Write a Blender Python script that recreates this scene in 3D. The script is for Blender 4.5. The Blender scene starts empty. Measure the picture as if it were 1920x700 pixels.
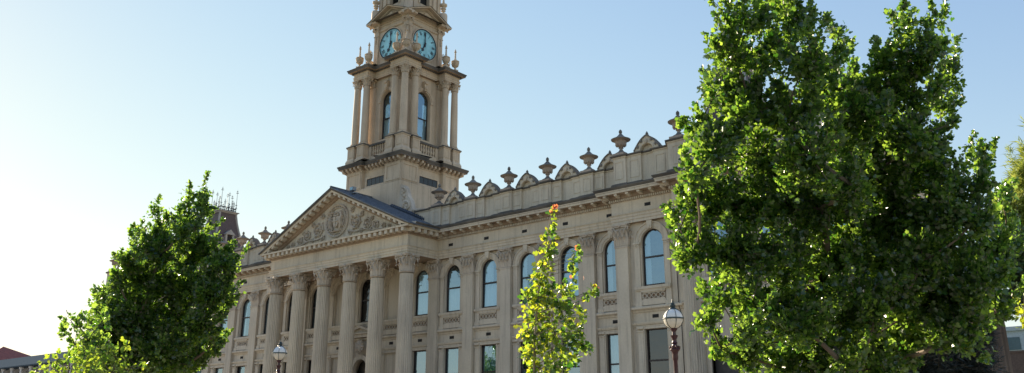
import bpy, math, random
import numpy as np
from mathutils import Vector, Matrix
PI = math.pi
R = math.radians
scene = bpy.context.scene
COL = scene.collection
rng = random.Random(7)

# ------------------------------------------------------------------ camera
CAM = dict(C=(52.7397, -42.3063, 1.7), yaw=0.6995, pit=0.3152, rol=0.0004, f=1664.64, v0=279.43)
cyw, syw = math.cos(CAM['yaw']), math.sin(CAM['yaw'])
FWD = Vector((-syw * math.cos(CAM['pit']), cyw * math.cos(CAM['pit']), math.sin(CAM['pit'])))
RT = Vector((cyw, syw, 0))
UP = RT.cross(FWD)
c_, s_ = math.cos(CAM['rol']), math.sin(CAM['rol'])
RT, UP = RT * c_ + UP * s_, UP * c_ - RT * s_
CP = Vector(CAM['C'])
cam = bpy.data.cameras.new('camera')
camo = bpy.data.objects.new('camera', cam)
COL.objects.link(camo)
M = Matrix((RT, UP, -FWD)).transposed().to_4x4()
M.translation = CP
camo.matrix_world = M
cam.sensor_width = 36
cam.lens = CAM['f'] / 1920 * 36
cam.shift_y = (CAM['v0'] - 350) / 1920
cam.clip_start = 0.1
cam.clip_end = 6000
scene.camera = camo


def at(u, v, dep):
    """a world point seen at photo pixel (u, v) at a given depth; used to survey where trees stand"""
    return CP + (FWD + RT * ((u - 960) / CAM['f']) - UP * ((v - CAM['v0']) / CAM['f'])) * dep


# ------------------------------------------------------------------ light and sky
SUN_EL, SUN_AZ = R(20), R(82)      # azimuth measured from +Y towards -X
w = bpy.data.worlds.new('World')
scene.world = w
w.use_nodes = True
nt = w.node_tree
bg = nt.nodes['Background']
sky = nt.nodes.new('ShaderNodeTexSky')
sky.sky_type = 'NISHITA'
sky.sun_disc = False
sky.sun_elevation = SUN_EL
sky.sun_rotation = -SUN_AZ
sky.air_density = 1.0
sky.dust_density = 0.06
sky.ozone_density = 1.0
# a bright hazy sky: soft shoulder on the aureole round the sun
def vmath(op, a, b):
    n = nt.nodes.new('ShaderNodeVectorMath')
    n.operation = op
    for i, v in enumerate((a, b)):
        if isinstance(v, tuple):
            n.inputs[i].default_value = v
        else:
            nt.links.new(v, n.inputs[i])
    return n.outputs[0]
num = vmath('MULTIPLY', sky.outputs[0], (1.12, 1.24, 2.30))
den = vmath('ADD', vmath('MULTIPLY', sky.outputs[0], (0.10, 0.16, 0.50)), (1.0, 1.0, 1.0))
nt.links.new(vmath('DIVIDE', num, den), bg.inputs[0])
bg.inputs[1].default_value = 0.1
sl = bpy.data.lights.new('sun', 'SUN')
sl.energy = 5.0
sl.angle = R(0.6)
sl.color = (1.0, 0.84, 0.62)
so = bpy.data.objects.new('sun', sl)
COL.objects.link(so)
sd = Vector((-math.sin(SUN_AZ) * math.cos(SUN_EL), math.cos(SUN_AZ) * math.cos(SUN_EL), math.sin(SUN_EL)))
so.rotation_euler = sd.to_track_quat('Z', 'Y').to_euler()
so.location = (-60, 20, 60)
vs = scene.view_settings
vs.view_transform = 'Standard'
vs.look = 'None'
vs.exposure = 1.45
vs.gamma = 1
vs.use_curve_mapping = False


# ------------------------------------------------------------------ materials
def new_mat(name):
    m = bpy.data.materials.new(name)
    m.use_nodes = True
    return m, m.node_tree, m.node_tree.nodes['Principled BSDF']


def ramp(nt, fac, stops):
    r = nt.nodes.new('ShaderNodeValToRGB')
    el = r.color_ramp.elements
    el[0].position, el[0].color = stops[0][0], (*stops[0][1], 1)
    el[1].position, el[1].color = stops[-1][0], (*stops[-1][1], 1)
    for p, c in stops[1:-1]:
        e = el.new(p)
        e.color = (*c, 1)
    nt.links.new(fac, r.inputs[0])
    return r.outputs[0]


def noise(nt, vec, scale, detail=4, rough=0.55):
    n = nt.nodes.new('ShaderNodeTexNoise')
    n.inputs['Scale'].default_value = scale
    n.inputs['Detail'].default_value = detail
    n.inputs['Roughness'].default_value = rough
    if vec is not None:
        nt.links.new(vec, n.inputs['Vector'])
    return n.outputs['Fac']


def mixc(nt, fac, a, b, mode='MIX'):
    m = nt.nodes.new('ShaderNodeMix')
    m.data_type = 'RGBA'
    m.blend_type = mode
    for s, v in ((m.inputs[0], fac), (m.inputs[6], a), (m.inputs[7], b)):
        if isinstance(v, (int, float)):
            s.default_value = v
        elif isinstance(v, tuple):
            s.default_value = (*v, 1)
        else:
            nt.links.new(v, s)
    return m.outputs[2]


def stone(name, c1, c2, stain=(0.13, 0.105, 0.085), amount=0.5, bump=0.1):
    m, nt, b = new_mat(name)
    g = nt.nodes.new('ShaderNodeNewGeometry')
    pos = g.outputs['Position']
    base = ramp(nt, noise(nt, pos, 0.55, 5), [(0.3, c1), (0.7, c2)])
    patch = ramp(nt, noise(nt, pos, 0.18, 3), [(0.35, (0.86, 0.86, 0.87)), (0.65, (1.04, 1.03, 1.0))])
    base = mixc(nt, 1.0, base, patch, 'MULTIPLY')
    fine = ramp(nt, noise(nt, pos, 9, 5, 0.7), [(0.25, (0.88, 0.88, 0.88)), (0.75, (1.05, 1.05, 1.05))])
    col = mixc(nt, 1.0, base, fine, 'MULTIPLY')
    # vertical rain streaks
    mp = nt.nodes.new('ShaderNodeMapping')
    mp.inputs['Scale'].default_value = (2.6, 2.6, 0.16)
    nt.links.new(pos, mp.inputs[0])
    st = ramp(nt, noise(nt, mp.outputs[0], 1.3, 6, 0.7), [(0.5, (0, 0, 0)), (0.72, (1, 1, 1))])
    k = nt.nodes.new('ShaderNodeMath')
    k.operation = 'MULTIPLY'
    k.inputs[1].default_value = amount
    nt.links.new(st, k.inputs[0])
    col = mixc(nt, k.outputs[0], col, stain)
    nt.links.new(col, b.inputs['Base Color'])
    b.inputs['Roughness'].default_value = 0.85
    b.inputs['Specular IOR Level'].default_value = 0.25
    bp = nt.nodes.new('ShaderNodeBump')
    bp.inputs['Strength'].default_value = bump
    bp.inputs['Distance'].default_value = 0.03
    nt.links.new(noise(nt, pos, 14, 5, 0.7), bp.inputs['Height'])
    nt.links.new(bp.outputs[0], b.inputs['Normal'])
    return m


def plain(name, c, rough=0.6, metal=0.0, var=0.2, scale=6, spec=0.5):
    m, nt, b = new_mat(name)
    g = nt.nodes.new('ShaderNodeNewGeometry')
    lo = tuple(max(0, x * (1 - var)) for x in c)
    hi = tuple(min(1, x * (1 + var)) for x in c)
    nt.links.new(ramp(nt, noise(nt, g.outputs['Position'], scale, 4), [(0.3, lo), (0.7, hi)]), b.inputs['Base Color'])
    b.inputs['Roughness'].default_value = rough
    b.inputs['Metallic'].default_value = metal
    b.inputs['Specular IOR Level'].default_value = spec
    return m


STONE = stone('render_stone', (0.565, 0.495, 0.395), (0.67, 0.59, 0.48), amount=0.45)
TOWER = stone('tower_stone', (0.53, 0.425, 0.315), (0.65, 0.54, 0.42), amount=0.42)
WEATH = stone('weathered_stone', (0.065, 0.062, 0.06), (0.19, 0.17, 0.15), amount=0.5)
CARVE = stone('carved_stone', (0.44, 0.375, 0.305), (0.64, 0.56, 0.47), amount=0.35, bump=0.4)
GRIMESHADE = stone('grimy_shaded_stone', (0.30, 0.215, 0.15), (0.44, 0.335, 0.25), amount=0.45)  # brown staining, plus underside shade and warm bounce painted into the colour
LID = stone('weathered_lid', (0.15, 0.14, 0.13), (0.27, 0.25, 0.225), amount=0.4)
URNM = stone('urn_stone', (0.36, 0.285, 0.235), (0.48, 0.41, 0.35), amount=0.4)
DARKIN = plain('dark_interior', (0.02, 0.019, 0.018), 0.9)
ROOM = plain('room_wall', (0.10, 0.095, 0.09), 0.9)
FRAME = plain('sash_frame', (0.028, 0.018, 0.017), 0.45)
VENTM = plain('vent_iron', (0.02, 0.018, 0.018), 0.7)
ROOFM = plain('roof_metal', (0.13, 0.145, 0.165), 0.5, 0.3, 0.25, 3)
SLATE = plain('slate', (0.085, 0.06, 0.058), 0.6, 0, 0.4, 12)
LEAD = plain('lead_trim', (0.30, 0.29, 0.28), 0.6)
IRON = plain('black_iron', (0.02, 0.022, 0.03), 0.5)
MAROON = plain('maroon_paint', (0.05, 0.013, 0.016), 0.35, 0, 0.2, 20)
TEAL = plain('verdigris', (0.035, 0.055, 0.06), 0.45)
CURT = plain('curtain_cloth', (0.80, 0.82, 0.80), 0.9, 0, 0.05)
GREENC = plain('green_blind', (0.16, 0.30, 0.27), 0.9, 0, 0.15)


def glass_mat(name, gl, tint, gloss_col=(0.85, 0.93, 1.0)):
    m = bpy.data.materials.new(name)
    m.use_nodes = True
    nt = m.node_tree
    nt.nodes.clear()
    o = nt.nodes.new('ShaderNodeOutputMaterial')
    mx = nt.nodes.new('ShaderNodeMixShader')
    mx.inputs[0].default_value = gl
    t = nt.nodes.new('ShaderNodeBsdfTransparent')
    t.inputs[0].default_value = (*tint, 1)
    g = nt.nodes.new('ShaderNodeBsdfGlossy')
    g.inputs['Color'].default_value = (*gloss_col, 1)
    g.inputs['Roughness'].default_value = 0.03
    bp = nt.nodes.new('ShaderNodeBump')
    bp.inputs['Strength'].default_value = 0.12
    bp.inputs['Distance'].default_value = 0.05
    geo = nt.nodes.new('ShaderNodeNewGeometry')
    nt.links.new(noise(nt, geo.outputs['Position'], 1.6, 2), bp.inputs['Height'])
    nt.links.new(bp.outputs[0], g.inputs['Normal'])
    nt.links.new(t.outputs[0], mx.inputs[1])
    nt.links.new(g.outputs[0], mx.inputs[2])
    nt.links.new(mx.outputs[0], o.inputs[0])
    return m


GLASS = glass_mat('window_glass', 0.38, (0.58, 0.72, 0.78), (0.50, 0.70, 0.86))
GLASSD = glass_mat('dark_window_glass', 0.10, (0.25, 0.27, 0.28))
GLOBE = glass_mat('globe_glass', 0.25, (0.9, 0.88, 0.84), (1, 1, 1))
mm, ntt, bb = new_mat('frosted_globe')
bb.inputs['Base Color'].default_value = (0.93, 0.91, 0.85, 1)
bb.inputs['Roughness'].default_value = 0.25
tr = ntt.nodes.new('ShaderNodeBsdfTranslucent')
tr.inputs[0].default_value = (0.9, 0.85, 0.75, 1)
mx = ntt.nodes.new('ShaderNodeMixShader')
mx.inputs[0].default_value = 0.5
ntt.links.new(bb.outputs[0], mx.inputs[1])
ntt.links.new(tr.outputs[0], mx.inputs[2])
ntt.links.new(mx.outputs[0], ntt.nodes['Material Output'].inputs[0])
FROST = mm
MILK = bpy.data.materials.new('milky_glass')
MILK.use_nodes = True
ntt = MILK.node_tree
bb = ntt.nodes['Principled BSDF']
bb.inputs['Base Color'].default_value = (0.92, 0.92, 0.9, 1)
bb.inputs['Roughness'].default_value = 0.12
tr = ntt.nodes.new('ShaderNodeBsdfTransparent')
mx = ntt.nodes.new('ShaderNodeMixShader')
mx.inputs[0].default_value = 0.25
ntt.links.new(bb.outputs[0], mx.inputs[1])
ntt.links.new(tr.outputs[0], mx.inputs[2])
ntt.links.new(mx.outputs[0], ntt.nodes['Material Output'].inputs[0])
DIAL = plain('clock_dial', (0.25, 0.55, 0.62), 0.12, 0, 0.25, 1.3, 0.9)
DIALINK = plain('clock_black', (0.012, 0.016, 0.025), 0.5)


def leaf_mat(name, c_lo, c_hi, t_lo, t_hi, trans=0.45, rough=0.38):
    m = bpy.data.materials.new(name)
    m.use_nodes = True
    nt = m.node_tree
    b = nt.nodes['Principled BSDF']
    g = nt.nodes.new('ShaderNodeNewGeometry')
    ri = g.outputs['Random Per Island']
    nt.links.new(ramp(nt, ri, [(0, c_lo), (1, c_hi)]), b.inputs['Base Color'])
    b.inputs['Roughness'].default_value = rough
    b.inputs['Specular IOR Level'].default_value = 0.8
    t = nt.nodes.new('ShaderNodeBsdfTranslucent')
    nt.links.new(ramp(nt, ri, [(0, t_lo), (1, t_hi)]), t.inputs[0])
    mx = nt.nodes.new('ShaderNodeMixShader')
    mx.inputs[0].default_value = trans
    nt.links.new(b.outputs[0], mx.inputs[1])
    nt.links.new(t.outputs[0], mx.inputs[2])
    nt.links.new(mx.outputs[0], nt.nodes['Material Output'].inputs[0])
    return m


LEAF = leaf_mat('plane_leaf', (0.018, 0.045, 0.016), (0.058, 0.10, 0.032), (0.05, 0.20, 0.012), (0.50, 0.74, 0.08), 0.42, 0.24)
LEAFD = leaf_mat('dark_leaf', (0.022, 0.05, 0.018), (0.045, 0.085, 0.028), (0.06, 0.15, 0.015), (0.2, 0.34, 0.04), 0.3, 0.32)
LEAFY = leaf_mat('young_leaf', (0.07, 0.13, 0.02), (0.13, 0.20, 0.03), (0.34, 0.50, 0.03), (0.62, 0.62, 0.03), 0.6, 0.4)
LEAFS = leaf_mat('spring_leaf', (0.06, 0.12, 0.02), (0.13, 0.20, 0.03), (0.2, 0.40, 0.03), (0.50, 0.60, 0.04), 0.5)
LEAFR = leaf_mat('red_young_leaf', (0.30, 0.06, 0.04), (0.40, 0.12, 0.06), (0.60, 0.16, 0.06), (0.7, 0.3, 0.1), 0.5)
LEAFG = leaf_mat('olive_leaf', (0.13, 0.21, 0.04), (0.22, 0.31, 0.06), (0.25, 0.32, 0.05), (0.4, 0.42, 0.08), 0.45)
LEAFB = leaf_mat('blue_green_needles', (0.012, 0.02, 0.02), (0.03, 0.042, 0.038), (0.02, 0.03, 0.02), (0.04, 0.05, 0.03), 0.2)
BARK = stone('bark', (0.10, 0.075, 0.055), (0.22, 0.18, 0.14), amount=0.3, bump=0.8)
BARKP = stone('pale_bark', (0.28, 0.22, 0.15), (0.38, 0.32, 0.24), amount=0.3, bump=0.6)


# ------------------------------------------------------------------ mesh builder
class MB:
    def __init__(s):
        s.v, s.f, s.m = [], [], []

    def quad(s, pts, mat=0):
        n = len(s.v)
        s.v += [tuple(p) for p in pts]
        s.f.append(tuple(range(n, n + len(pts))))
        s.m.append(mat)

    def box(s, x0, x1, y0, y1, z0, z1, mat=0, top=None):
        n = len(s.v)
        t = top or 0.0   # inset of the top
        s.v += [(x0, y0, z0), (x1, y0, z0), (x1, y1, z0), (x0, y1, z0),
                (x0 + t, y0 + t, z1), (x1 - t, y0 + t, z1), (x1 - t, y1 - t, z1), (x0 + t, y1 - t, z1)]
        for q in ((0, 3, 2, 1), (4, 5, 6, 7), (0, 1, 5, 4), (1, 2, 6, 5), (2, 3, 7, 6), (3, 0, 4, 7)):
            s.f.append(tuple(n + i for i in q))
            s.m.append(mat)

    def prism(s, pts, y0, y1, mat=0, cap=True):
        """outline in x,z (counter-clockwise seen from -y) pushed from y0 (front) to y1 (back)"""
        n = len(s.v)
        k = len(pts)
        s.v += [(x, y0, z) for x, z in pts] + [(x, y1, z) for x, z in pts]
        for i in range(k):
            j = (i + 1) % k
            s.f.append((n + i, n + k + i, n + k + j, n + j))
            s.m.append(mat)
        if cap:
            s.f.append(tuple(n + i for i in range(k)))
            s.f.append(tuple(n + k + i for i in reversed(range(k))))
            s.m += [mat, mat]

    def lathe(s, prof, cx=0, cy=0, seg=16, mat=0, mats=None, flute=None, a0=0):
        n = len(s.v)
        for r, z in prof:
            for i in range(seg):
                a = a0 + 2 * PI * i / seg
                rr = r
                if flute:
                    rr = r * (1 - flute[1] * (0.5 - 0.5 * math.cos(flute[0] * a)) ** 0.7)
                s.v.append((cx + rr * math.cos(a), cy + rr * math.sin(a), z))
        for k in range(len(prof) - 1):
            for i in range(seg):
                j = (i + 1) % seg
                s.f.append((n + k * seg + i, n + k * seg + j, n + (k + 1) * seg + j, n + (k + 1) * seg + i))
                s.m.append(mats[k] if mats else mat)
        s.f.append(tuple(n + i for i in reversed(range(seg))))
        s.m.append(mats[0] if mats else mat)
        e = n + (len(prof) - 1) * seg
        s.f.append(tuple(e + i for i in range(seg)))
        s.m.append(mats[-1] if mats else mat)

    def sweep(s, prof, path, closed=False, mats=None, mat=0, ends=True):
        """prof: (outward offset, z) pairs; path: plan points, outward is the right-hand side"""
        P = [Vector(p) for p in path]
        k = len(P)
        nrm = []
        for i in range(k if closed else k - 1):
            d = (P[(i + 1) % k] - P[i]).normalized()
            nrm.append(Vector((d.y, -d.x)))
        off = []
        for i in range(k):
            if closed:
                a, b = nrm[i - 1], nrm[i]
            else:
                a = nrm[max(0, i - 1)]
                b = nrm[min(i, k - 2)]
            off.append((a + b) / max(0.2, 1 + a.dot(b)))
        n = len(s.v)
        L = len(prof)
        for i in range(k):
            for o, z in prof:
                p = P[i] + off[i] * o
                s.v.append((p.x, p.y, z))
        for i in range(k if closed else k - 1):
            j = (i + 1) % k
            for q in range(L - 1):
                s.f.append((n + i * L + q, n + j * L + q, n + j * L + q + 1, n + i * L + q + 1))
                s.m.append(mats[q] if mats else mat)
        if not closed and ends:
            s.f.append(tuple(n + q for q in range(L)))
            s.f.append(tuple(n + (k - 1) * L + q for q in reversed(range(L))))
            s.m += [mat, mat]

    def blocks(s, path, spacing, wd, o0, o1, z0, z1, closed=False, mat=0, bracket=False, margin=None):
        k = len(path)
        for i in range(k if closed else k - 1):
            a, b = Vector(path[i]), Vector(path[(i + 1) % k])
            d = b - a
            L = d.length
            d = d / L
            nn = Vector((d.y, -d.x))
            prev = Vector(path[i - 1]) if (closed or i > 0) else None
            nxt = Vector(path[(i + 2) % k]) if (closed or i < k - 2) else None
            # outside corners reach out to the offset, inside corners stay back
            def ext(corner):
                if corner is None:
                    return -0.05
                return o0 if corner < 0 else -o1
            e0 = ext(None if prev is None else (a - prev).cross(d) * -1)
            e1 = ext(None if nxt is None else d.cross(nxt - b) * -1)
            lo, hi = -e0 + wd / 2, L + e1 - wd / 2
            if hi - lo < 0.01:
                continue
            cnt = max(1, round((hi - lo) / spacing))
            for q in range(cnt + 1):
                t = lo + (hi - lo) * q / cnt
                c = a + d * t
                pts = []
                for oo, zz in ((o0, z0), (o1, z0 + (z1 - z0) * (0.45 if bracket else 0)), (o1, z1), (o0, z1)):
                    for sg in (-1, 1):
                        p = c + d * (sg * wd / 2) + nn * oo
                        pts.append((p.x, p.y, zz))
                n = len(s.v)
                s.v += pts
                for qd in ((0, 1, 3, 2), (2, 3, 5, 4), (4, 5, 7, 6), (0, 2, 4, 6), (1, 7, 5, 3)):
                    s.f.append(tuple(n + x for x in qd))
                    s.m.append(mat)

    def tube(s, pts, rad, seg=6, mat=0, cap=True):
        pts = [Vector(p) for p in pts]
        if not hasattr(rad, '__len__'):
            rad = [rad] * len(pts)
        n = len(s.v)
        d0 = (pts[1] - pts[0]).normalized()
        ref = Vector((0, 0, 1)) if abs(d0.z) < 0.9 else Vector((1, 0, 0))
        x = d0.cross(ref).normalized()
        for i, p in enumerate(pts):
            d = (pts[min(i + 1, len(pts) - 1)] - pts[max(i - 1, 0)])
            if d.length < 1e-6:
                d = d0.copy()
            d.normalize()
            x = (x - d * x.dot(d))
            x = x.normalized() if x.length > 1e-6 else d.orthogonal().normalized()
            y = d.cross(x)
            for k in range(seg):
                a = 2 * PI * k / seg
                q = p + (x * math.cos(a) + y * math.sin(a)) * rad[i]
                s.v.append(tuple(q))
        for i in range(len(pts) - 1):
            for k in range(seg):
                j = (k + 1) % seg
                s.f.append((n + i * seg + k, n + i * seg + j, n + (i + 1) * seg + j, n + (i + 1) * seg + k))
                s.m.append(mat)
        if cap:
            s.f.append(tuple(n + k for k in reversed(range(seg))))
            s.f.append(tuple(n + (len(pts) - 1) * seg + k for k in range(seg)))
            s.m += [mat, mat]

    def blob(s, c, r, mat=0, seg=8, rings=5, jit=0.0):
        n = len(s.v)
        rx, ry, rz = r if hasattr(r, '__len__') else (r, r, r)
        s.v.append((c[0], c[1], c[2] - rz))
        for k in range(1, rings):
            t = PI * k / rings
            for i in range(seg):
                a = 2 * PI * i / seg
                f = 1 + jit * rng.uniform(-1, 1)
                s.v.append((c[0] + rx * f * math.sin(t) * math.cos(a), c[1] + ry * f * math.sin(t) * math.sin(a), c[2] - rz * f * math.cos(t)))
        s.v.append((c[0], c[1], c[2] + rz))
        e = len(s.v) - 1
        for i in range(seg):
            j = (i + 1) % seg
            s.f.append((n, n + 1 + j, n + 1 + i)); s.m.append(mat)
            for k in range(rings - 2):
                a = n + 1 + k * seg
                s.f.append((a + i, a + j, a + seg + j, a + seg + i)); s.m.append(mat)
            a = n + 1 + (rings - 2) * seg
            s.f.append((a + i, a + j, e)); s.m.append(mat)

    def turn(s, start, ang, cx, cy):
        """rotate vertices from index start about a vertical axis"""
        ca, sa = math.cos(ang), math.sin(ang)
        for i in range(start, len(s.v)):
            x, y, z = s.v[i]
            x -= cx; y -= cy
            s.v[i] = (cx + x * ca - y * sa, cy + x * sa + y * ca, z)

    def mesh(s, name, mats, smooth=False):
        me = bpy.data.meshes.new(name)
        me.from_pydata(s.v, [], s.f)
        for m in mats:
            me.materials.append(m)
        me.polygons.foreach_set('material_index', s.m)
        if smooth:
            me.polygons.foreach_set('use_smooth', [True] * len(s.f))
        me.update()
        if smooth:
            try:
                me.set_sharp_from_angle(angle=R(38))
            except Exception:
                pass
        return me

    def build(s, name, mats, parent=None, smooth=False, loc=None):
        return link(name, s.mesh(name, mats, smooth), parent, loc)


def link(name, me, parent=None, loc=None, rotz=0):
    o = bpy.data.objects.new(name, me)
    COL.objects.link(o)
    if parent is not None:
        o.parent = parent
    if loc is not None:
        o.location = loc
    o.rotation_euler.z = rotz
    return o


def thing(name, label, cat, loc=(0, 0, 0), group=None):
    o = bpy.data.objects.new(name, None)
    o.empty_display_size = 0.3
    COL.objects.link(o)
    o.location = loc
    o['label'] = label
    o['category'] = cat
    if group:
        o['group'] = group
    return o


def copy_part(o, parent, loc=None, rotz=None):
    c = o.copy()
    COL.objects.link(c)
    c.parent = parent
    if loc is not None:
        c.location = loc
    if rotz is not None:
        c.rotation_euler.z = rotz
    for ch in list(o.children):
        d = ch.copy()
        COL.objects.link(d)
        d.parent = c
        if ch.name.startswith('pane'):
            d.rotation_euler = (rng.uniform(-0.02, 0.02), 0, rng.uniform(-0.012, 0.012))
    return c


def struct(name, mb, mats):
    o = mb.build(name, mats)
    o['kind'] = 'structure'
    return o


# ------------------------------------------------------------------ ground
GRASSM = plain('verge_grass', (0.05, 0.085, 0.025), 0.95, 0, 0.4, 3)
ASPH = plain('asphalt', (0.09, 0.085, 0.08), 0.9, 0, 0.25, 5)
PAVE = plain('pavement_stone', (0.33, 0.29, 0.235), 0.85, 0, 0.15, 4)
KERB = plain('kerb_stone', (0.16, 0.155, 0.15), 0.85, 0, 0.2, 4)
WHITE = plain('road_paint', (0.6, 0.6, 0.58), 0.7)
g = MB()
g.quad([(-2500, -2500, -0.14), (2500, -2500, -0.14), (2500, 2500, -0.14), (-2500, 2500, -0.14)])
struct('ground', g, [GRASSM])
g = MB()
g.box(-200, 200, -60, -27.5, -0.135, -0.12)
struct('road', g, [ASPH])
g = MB()
for x in range(-190, 190, 8):
    g.box(x, x + 3, -44.06, -43.94, -0.12, -0.116)
struct('road_marking', g, [WHITE])
g = MB()
g.box(-200, 200, -27.2, 60, -0.13, 0.0)
struct('pavement', g, [PAVE])
g = MB()
g.box(-200, 200, -27.5, -27.203, -0.12, 0.012)
struct('kerb', g, [KERB])

# ------------------------------------------------------------------ town hall
D, E, G = 2.66, 1.86, 1.16          # frieze planes: wings, pavilions, pavilion centres
WW, WE, WG = 2.96, 2.16, 1.75       # wall planes
FR = 7.95                           # portico half width at the frieze
hall = thing('town_hall', 'cream classical town hall with columned portico, urn parapet and a clock tower above', 'town hall')
half = [(FR, D), (23.5, D), (23.5, E), (28.1, E), (28.1, G), (39.2, G), (39.2, E), (39.95, E), (39.95, 9)]
right_path = [(FR, -0.39)] + half
full_path = [(-x, y) for x, y in reversed(right_path)] + right_path
# --- entablature
prof = [(-0.9, 13.94), (0, 13.94), (0, 14.12), (0.04, 14.125), (0.04, 14.3), (0.08, 14.305), (0.09, 14.42), (0.16, 14.50),
        (0.0, 14.53), (0.0, 15.26), (0.05, 15.30), (0.06, 15.47), (0.2, 15.52), (0.2, 15.70), (0.66, 15.71), (0.68, 15.84), (-0.5, 15.86)]
b = MB()
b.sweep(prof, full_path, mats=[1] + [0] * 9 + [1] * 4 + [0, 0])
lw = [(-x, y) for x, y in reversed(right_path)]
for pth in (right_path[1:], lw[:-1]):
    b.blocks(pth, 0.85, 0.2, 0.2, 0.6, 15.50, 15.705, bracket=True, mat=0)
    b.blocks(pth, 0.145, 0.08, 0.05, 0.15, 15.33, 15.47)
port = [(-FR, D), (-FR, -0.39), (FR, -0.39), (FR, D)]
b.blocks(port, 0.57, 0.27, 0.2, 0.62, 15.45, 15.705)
b.build('entablature', [STONE, GRIMESHADE], hall)
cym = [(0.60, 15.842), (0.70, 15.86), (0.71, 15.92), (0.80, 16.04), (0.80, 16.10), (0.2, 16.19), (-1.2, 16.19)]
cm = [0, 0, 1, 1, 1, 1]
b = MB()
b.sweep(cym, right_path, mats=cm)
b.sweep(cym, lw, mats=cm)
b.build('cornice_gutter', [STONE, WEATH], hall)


# --- walls with openings
def wall(b, x0, x1, z0, z1, y, ops, mat=0, reveal=0.22, sill=True):
    """ops: (xc, half, zbottom, zspring_or_top, arched)"""
    ops = sorted(ops)
    xs = sorted({x0, x1, *[o[0] - o[1] for o in ops], *[o[0] + o[1] for o in ops]})
    for a, c in zip(xs[:-1], xs[1:]):
        mid = (a + c) / 2
        col = sorted([o for o in ops if abs(o[0] - mid) < o[1]], key=lambda o: o[2])
        z = z0
        for o in col:
            xc, h, zb, zt, arch = o
            if zb > z:
                b.quad([(a, y, z), (c, y, z), (c, y, zb), (a, y, zb)], mat)
            rv = y + reveal
            b.quad([(a, y, zb), (c, y, zb), (c, rv, zb), (a, rv, zb)], mat)
            b.quad([(a, y, zb), (a, rv, zb), (a, rv, zt), (a, y, zt)], mat)
            b.quad([(c, y, zb), (c, y, zt), (c, rv, zt), (c, rv, zb)], mat)
            if arch:
                N = 16
                ztop = zt + h + 0.02
                pr = [(xc - h * math.cos(PI * i / N), zt + h * math.sin(PI * i / N)) for i in range(N + 1)]
                for (xa, za), (xb, zb2) in zip(pr[:-1], pr[1:]):
                    b.quad([(xa, y, za), (xb, y, zb2), (xb, y, ztop), (xa, y, ztop)], mat)
                    b.quad([(xa, y, za), (xa, rv, za), (xb, rv, zb2), (xb, y, zb2)], mat)
                z = ztop
            else:
                b.quad([(a, y, zt), (a, rv, zt), (c, rv, zt), (c, y, zt)], mat)
                z = zt
        if z1 > z:
            b.quad([(a, y, z), (c, y, z), (c, y, z1), (a, y, z1)], mat)


def arc_band(b, xc, zc, r0, r1, y0, y1, a0=0, a1=PI, n=18, mat=0):
    p0 = [(xc + r0 * math.cos(a0 + (a1 - a0) * i / n), zc + r0 * math.sin(a0 + (a1 - a0) * i / n)) for i in range(n + 1)]
    p1 = [(xc + r1 * math.cos(a0 + (a1 - a0) * i / n), zc + r1 * math.sin(a0 + (a1 - a0) * i / n)) for i in range(n + 1)]
    for i in range(n):
        b.prism([p0[i + 1], p0[i], p1[i], p1[i + 1]], y0, y1, mat)


# window prototypes (local origin: centre of sill line, wall plane y=0)
def arched_outline(h, zs, n=14, inset=0.0):
    hh = h - inset
    return [(-hh, inset), (hh, inset)] + [(hh * math.cos(PI * i / n), zs + hh * math.sin(PI * i / n)) for i in range(n + 1)]


def make_window(arched, h, ht, gl, curtain, parent, rail, tall=None):
    """ht: spring height for arched, top for square"""
    b = MB()
    y0, y1 = 0.14, 0.23
    fw = 0.075
    if arched:
        b.box(-h, -h + fw, y0, y1, 0, ht); b.box(h - fw, h, y0, y1, 0, ht)
        arc_band(b, 0, ht, h - fw, h, y0, y1)
    else:
        b.box(-h, -h + fw, y0, y1, 0, ht); b.box(h - fw, h, y0, y1, 0, ht)
        b.box(-h + fw, h - fw, y0, y1, ht - fw, ht)
    b.box(-h + fw, h - fw, y0, y1, 0, 0.13)
    b.box(-h + fw, h - fw, y0 - 0.02, y1, rail - 0.045, rail + 0.045)
    o = b.build('window', [FRAME], parent)
    p = MB()
    if arched:
        pts = arched_outline(h, ht, inset=0.06)
    else:
        pts = [(-h + 0.06, 0.05), (h - 0.06, 0.05), (h - 0.06, ht - 0.05), (-h + 0.06, ht - 0.05)]
    p.quad([(x, 0.19, z) for x, z in pts])
    p.build('pane', [gl], o)
    top = ht + (h if arched else 0)
    if curtain:
        c = MB()
        def drape(x0, x1, z0, z1, ph, n=14, y=0.34, amp=0.03):
            for i in range(n):
                xa, xb = x0 + (x1 - x0) * i / n, x0 + (x1 - x0) * (i + 1) / n
                ya, yb = y + amp * math.sin(i * 1.9 + ph), y + amp * math.sin((i + 1) * 1.9 + ph)
                c.quad([(xa, ya, z0), (xb, yb, z0), (xb, yb, z1), (xa, ya, z1)])
        if curtain == 'sides':
            drape(-h, -h * 0.45, 0, top, 0)
            drape(h * 0.8, h, 0, top, 2)
        elif curtain == 'half':
            drape(-h, h, 0, rail + 0.02, 0)
        elif curtain == 'full':
            drape(-h, h, 0, top, 0)
        elif curtain == 'swag':
            drape(-h, h, 0, rail - 0.03, 0)
            drape(-h, h * 0.15, rail, top, 1)
        cm_ = CURT
        c.build('curtain', [cm_ if curtain != 'full' else GREENC], o)
    return o


UPS = 12.72            # upper arch spring
protoA = {}
first = {}


def place_window(key, arched, h, ht, gl, curtain, rail, loc, rotz=0):
    if key not in first:
        o = make_window(arched, h, ht, gl, curtain, hall, rail)
        first[key] = o
        o.location = loc
        o.rotation_euler.z = rotz
        return o
    return copy_part(first[key], hall, loc, rotz)


walls = MB()
trim = MB()
inner = MB()


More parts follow.
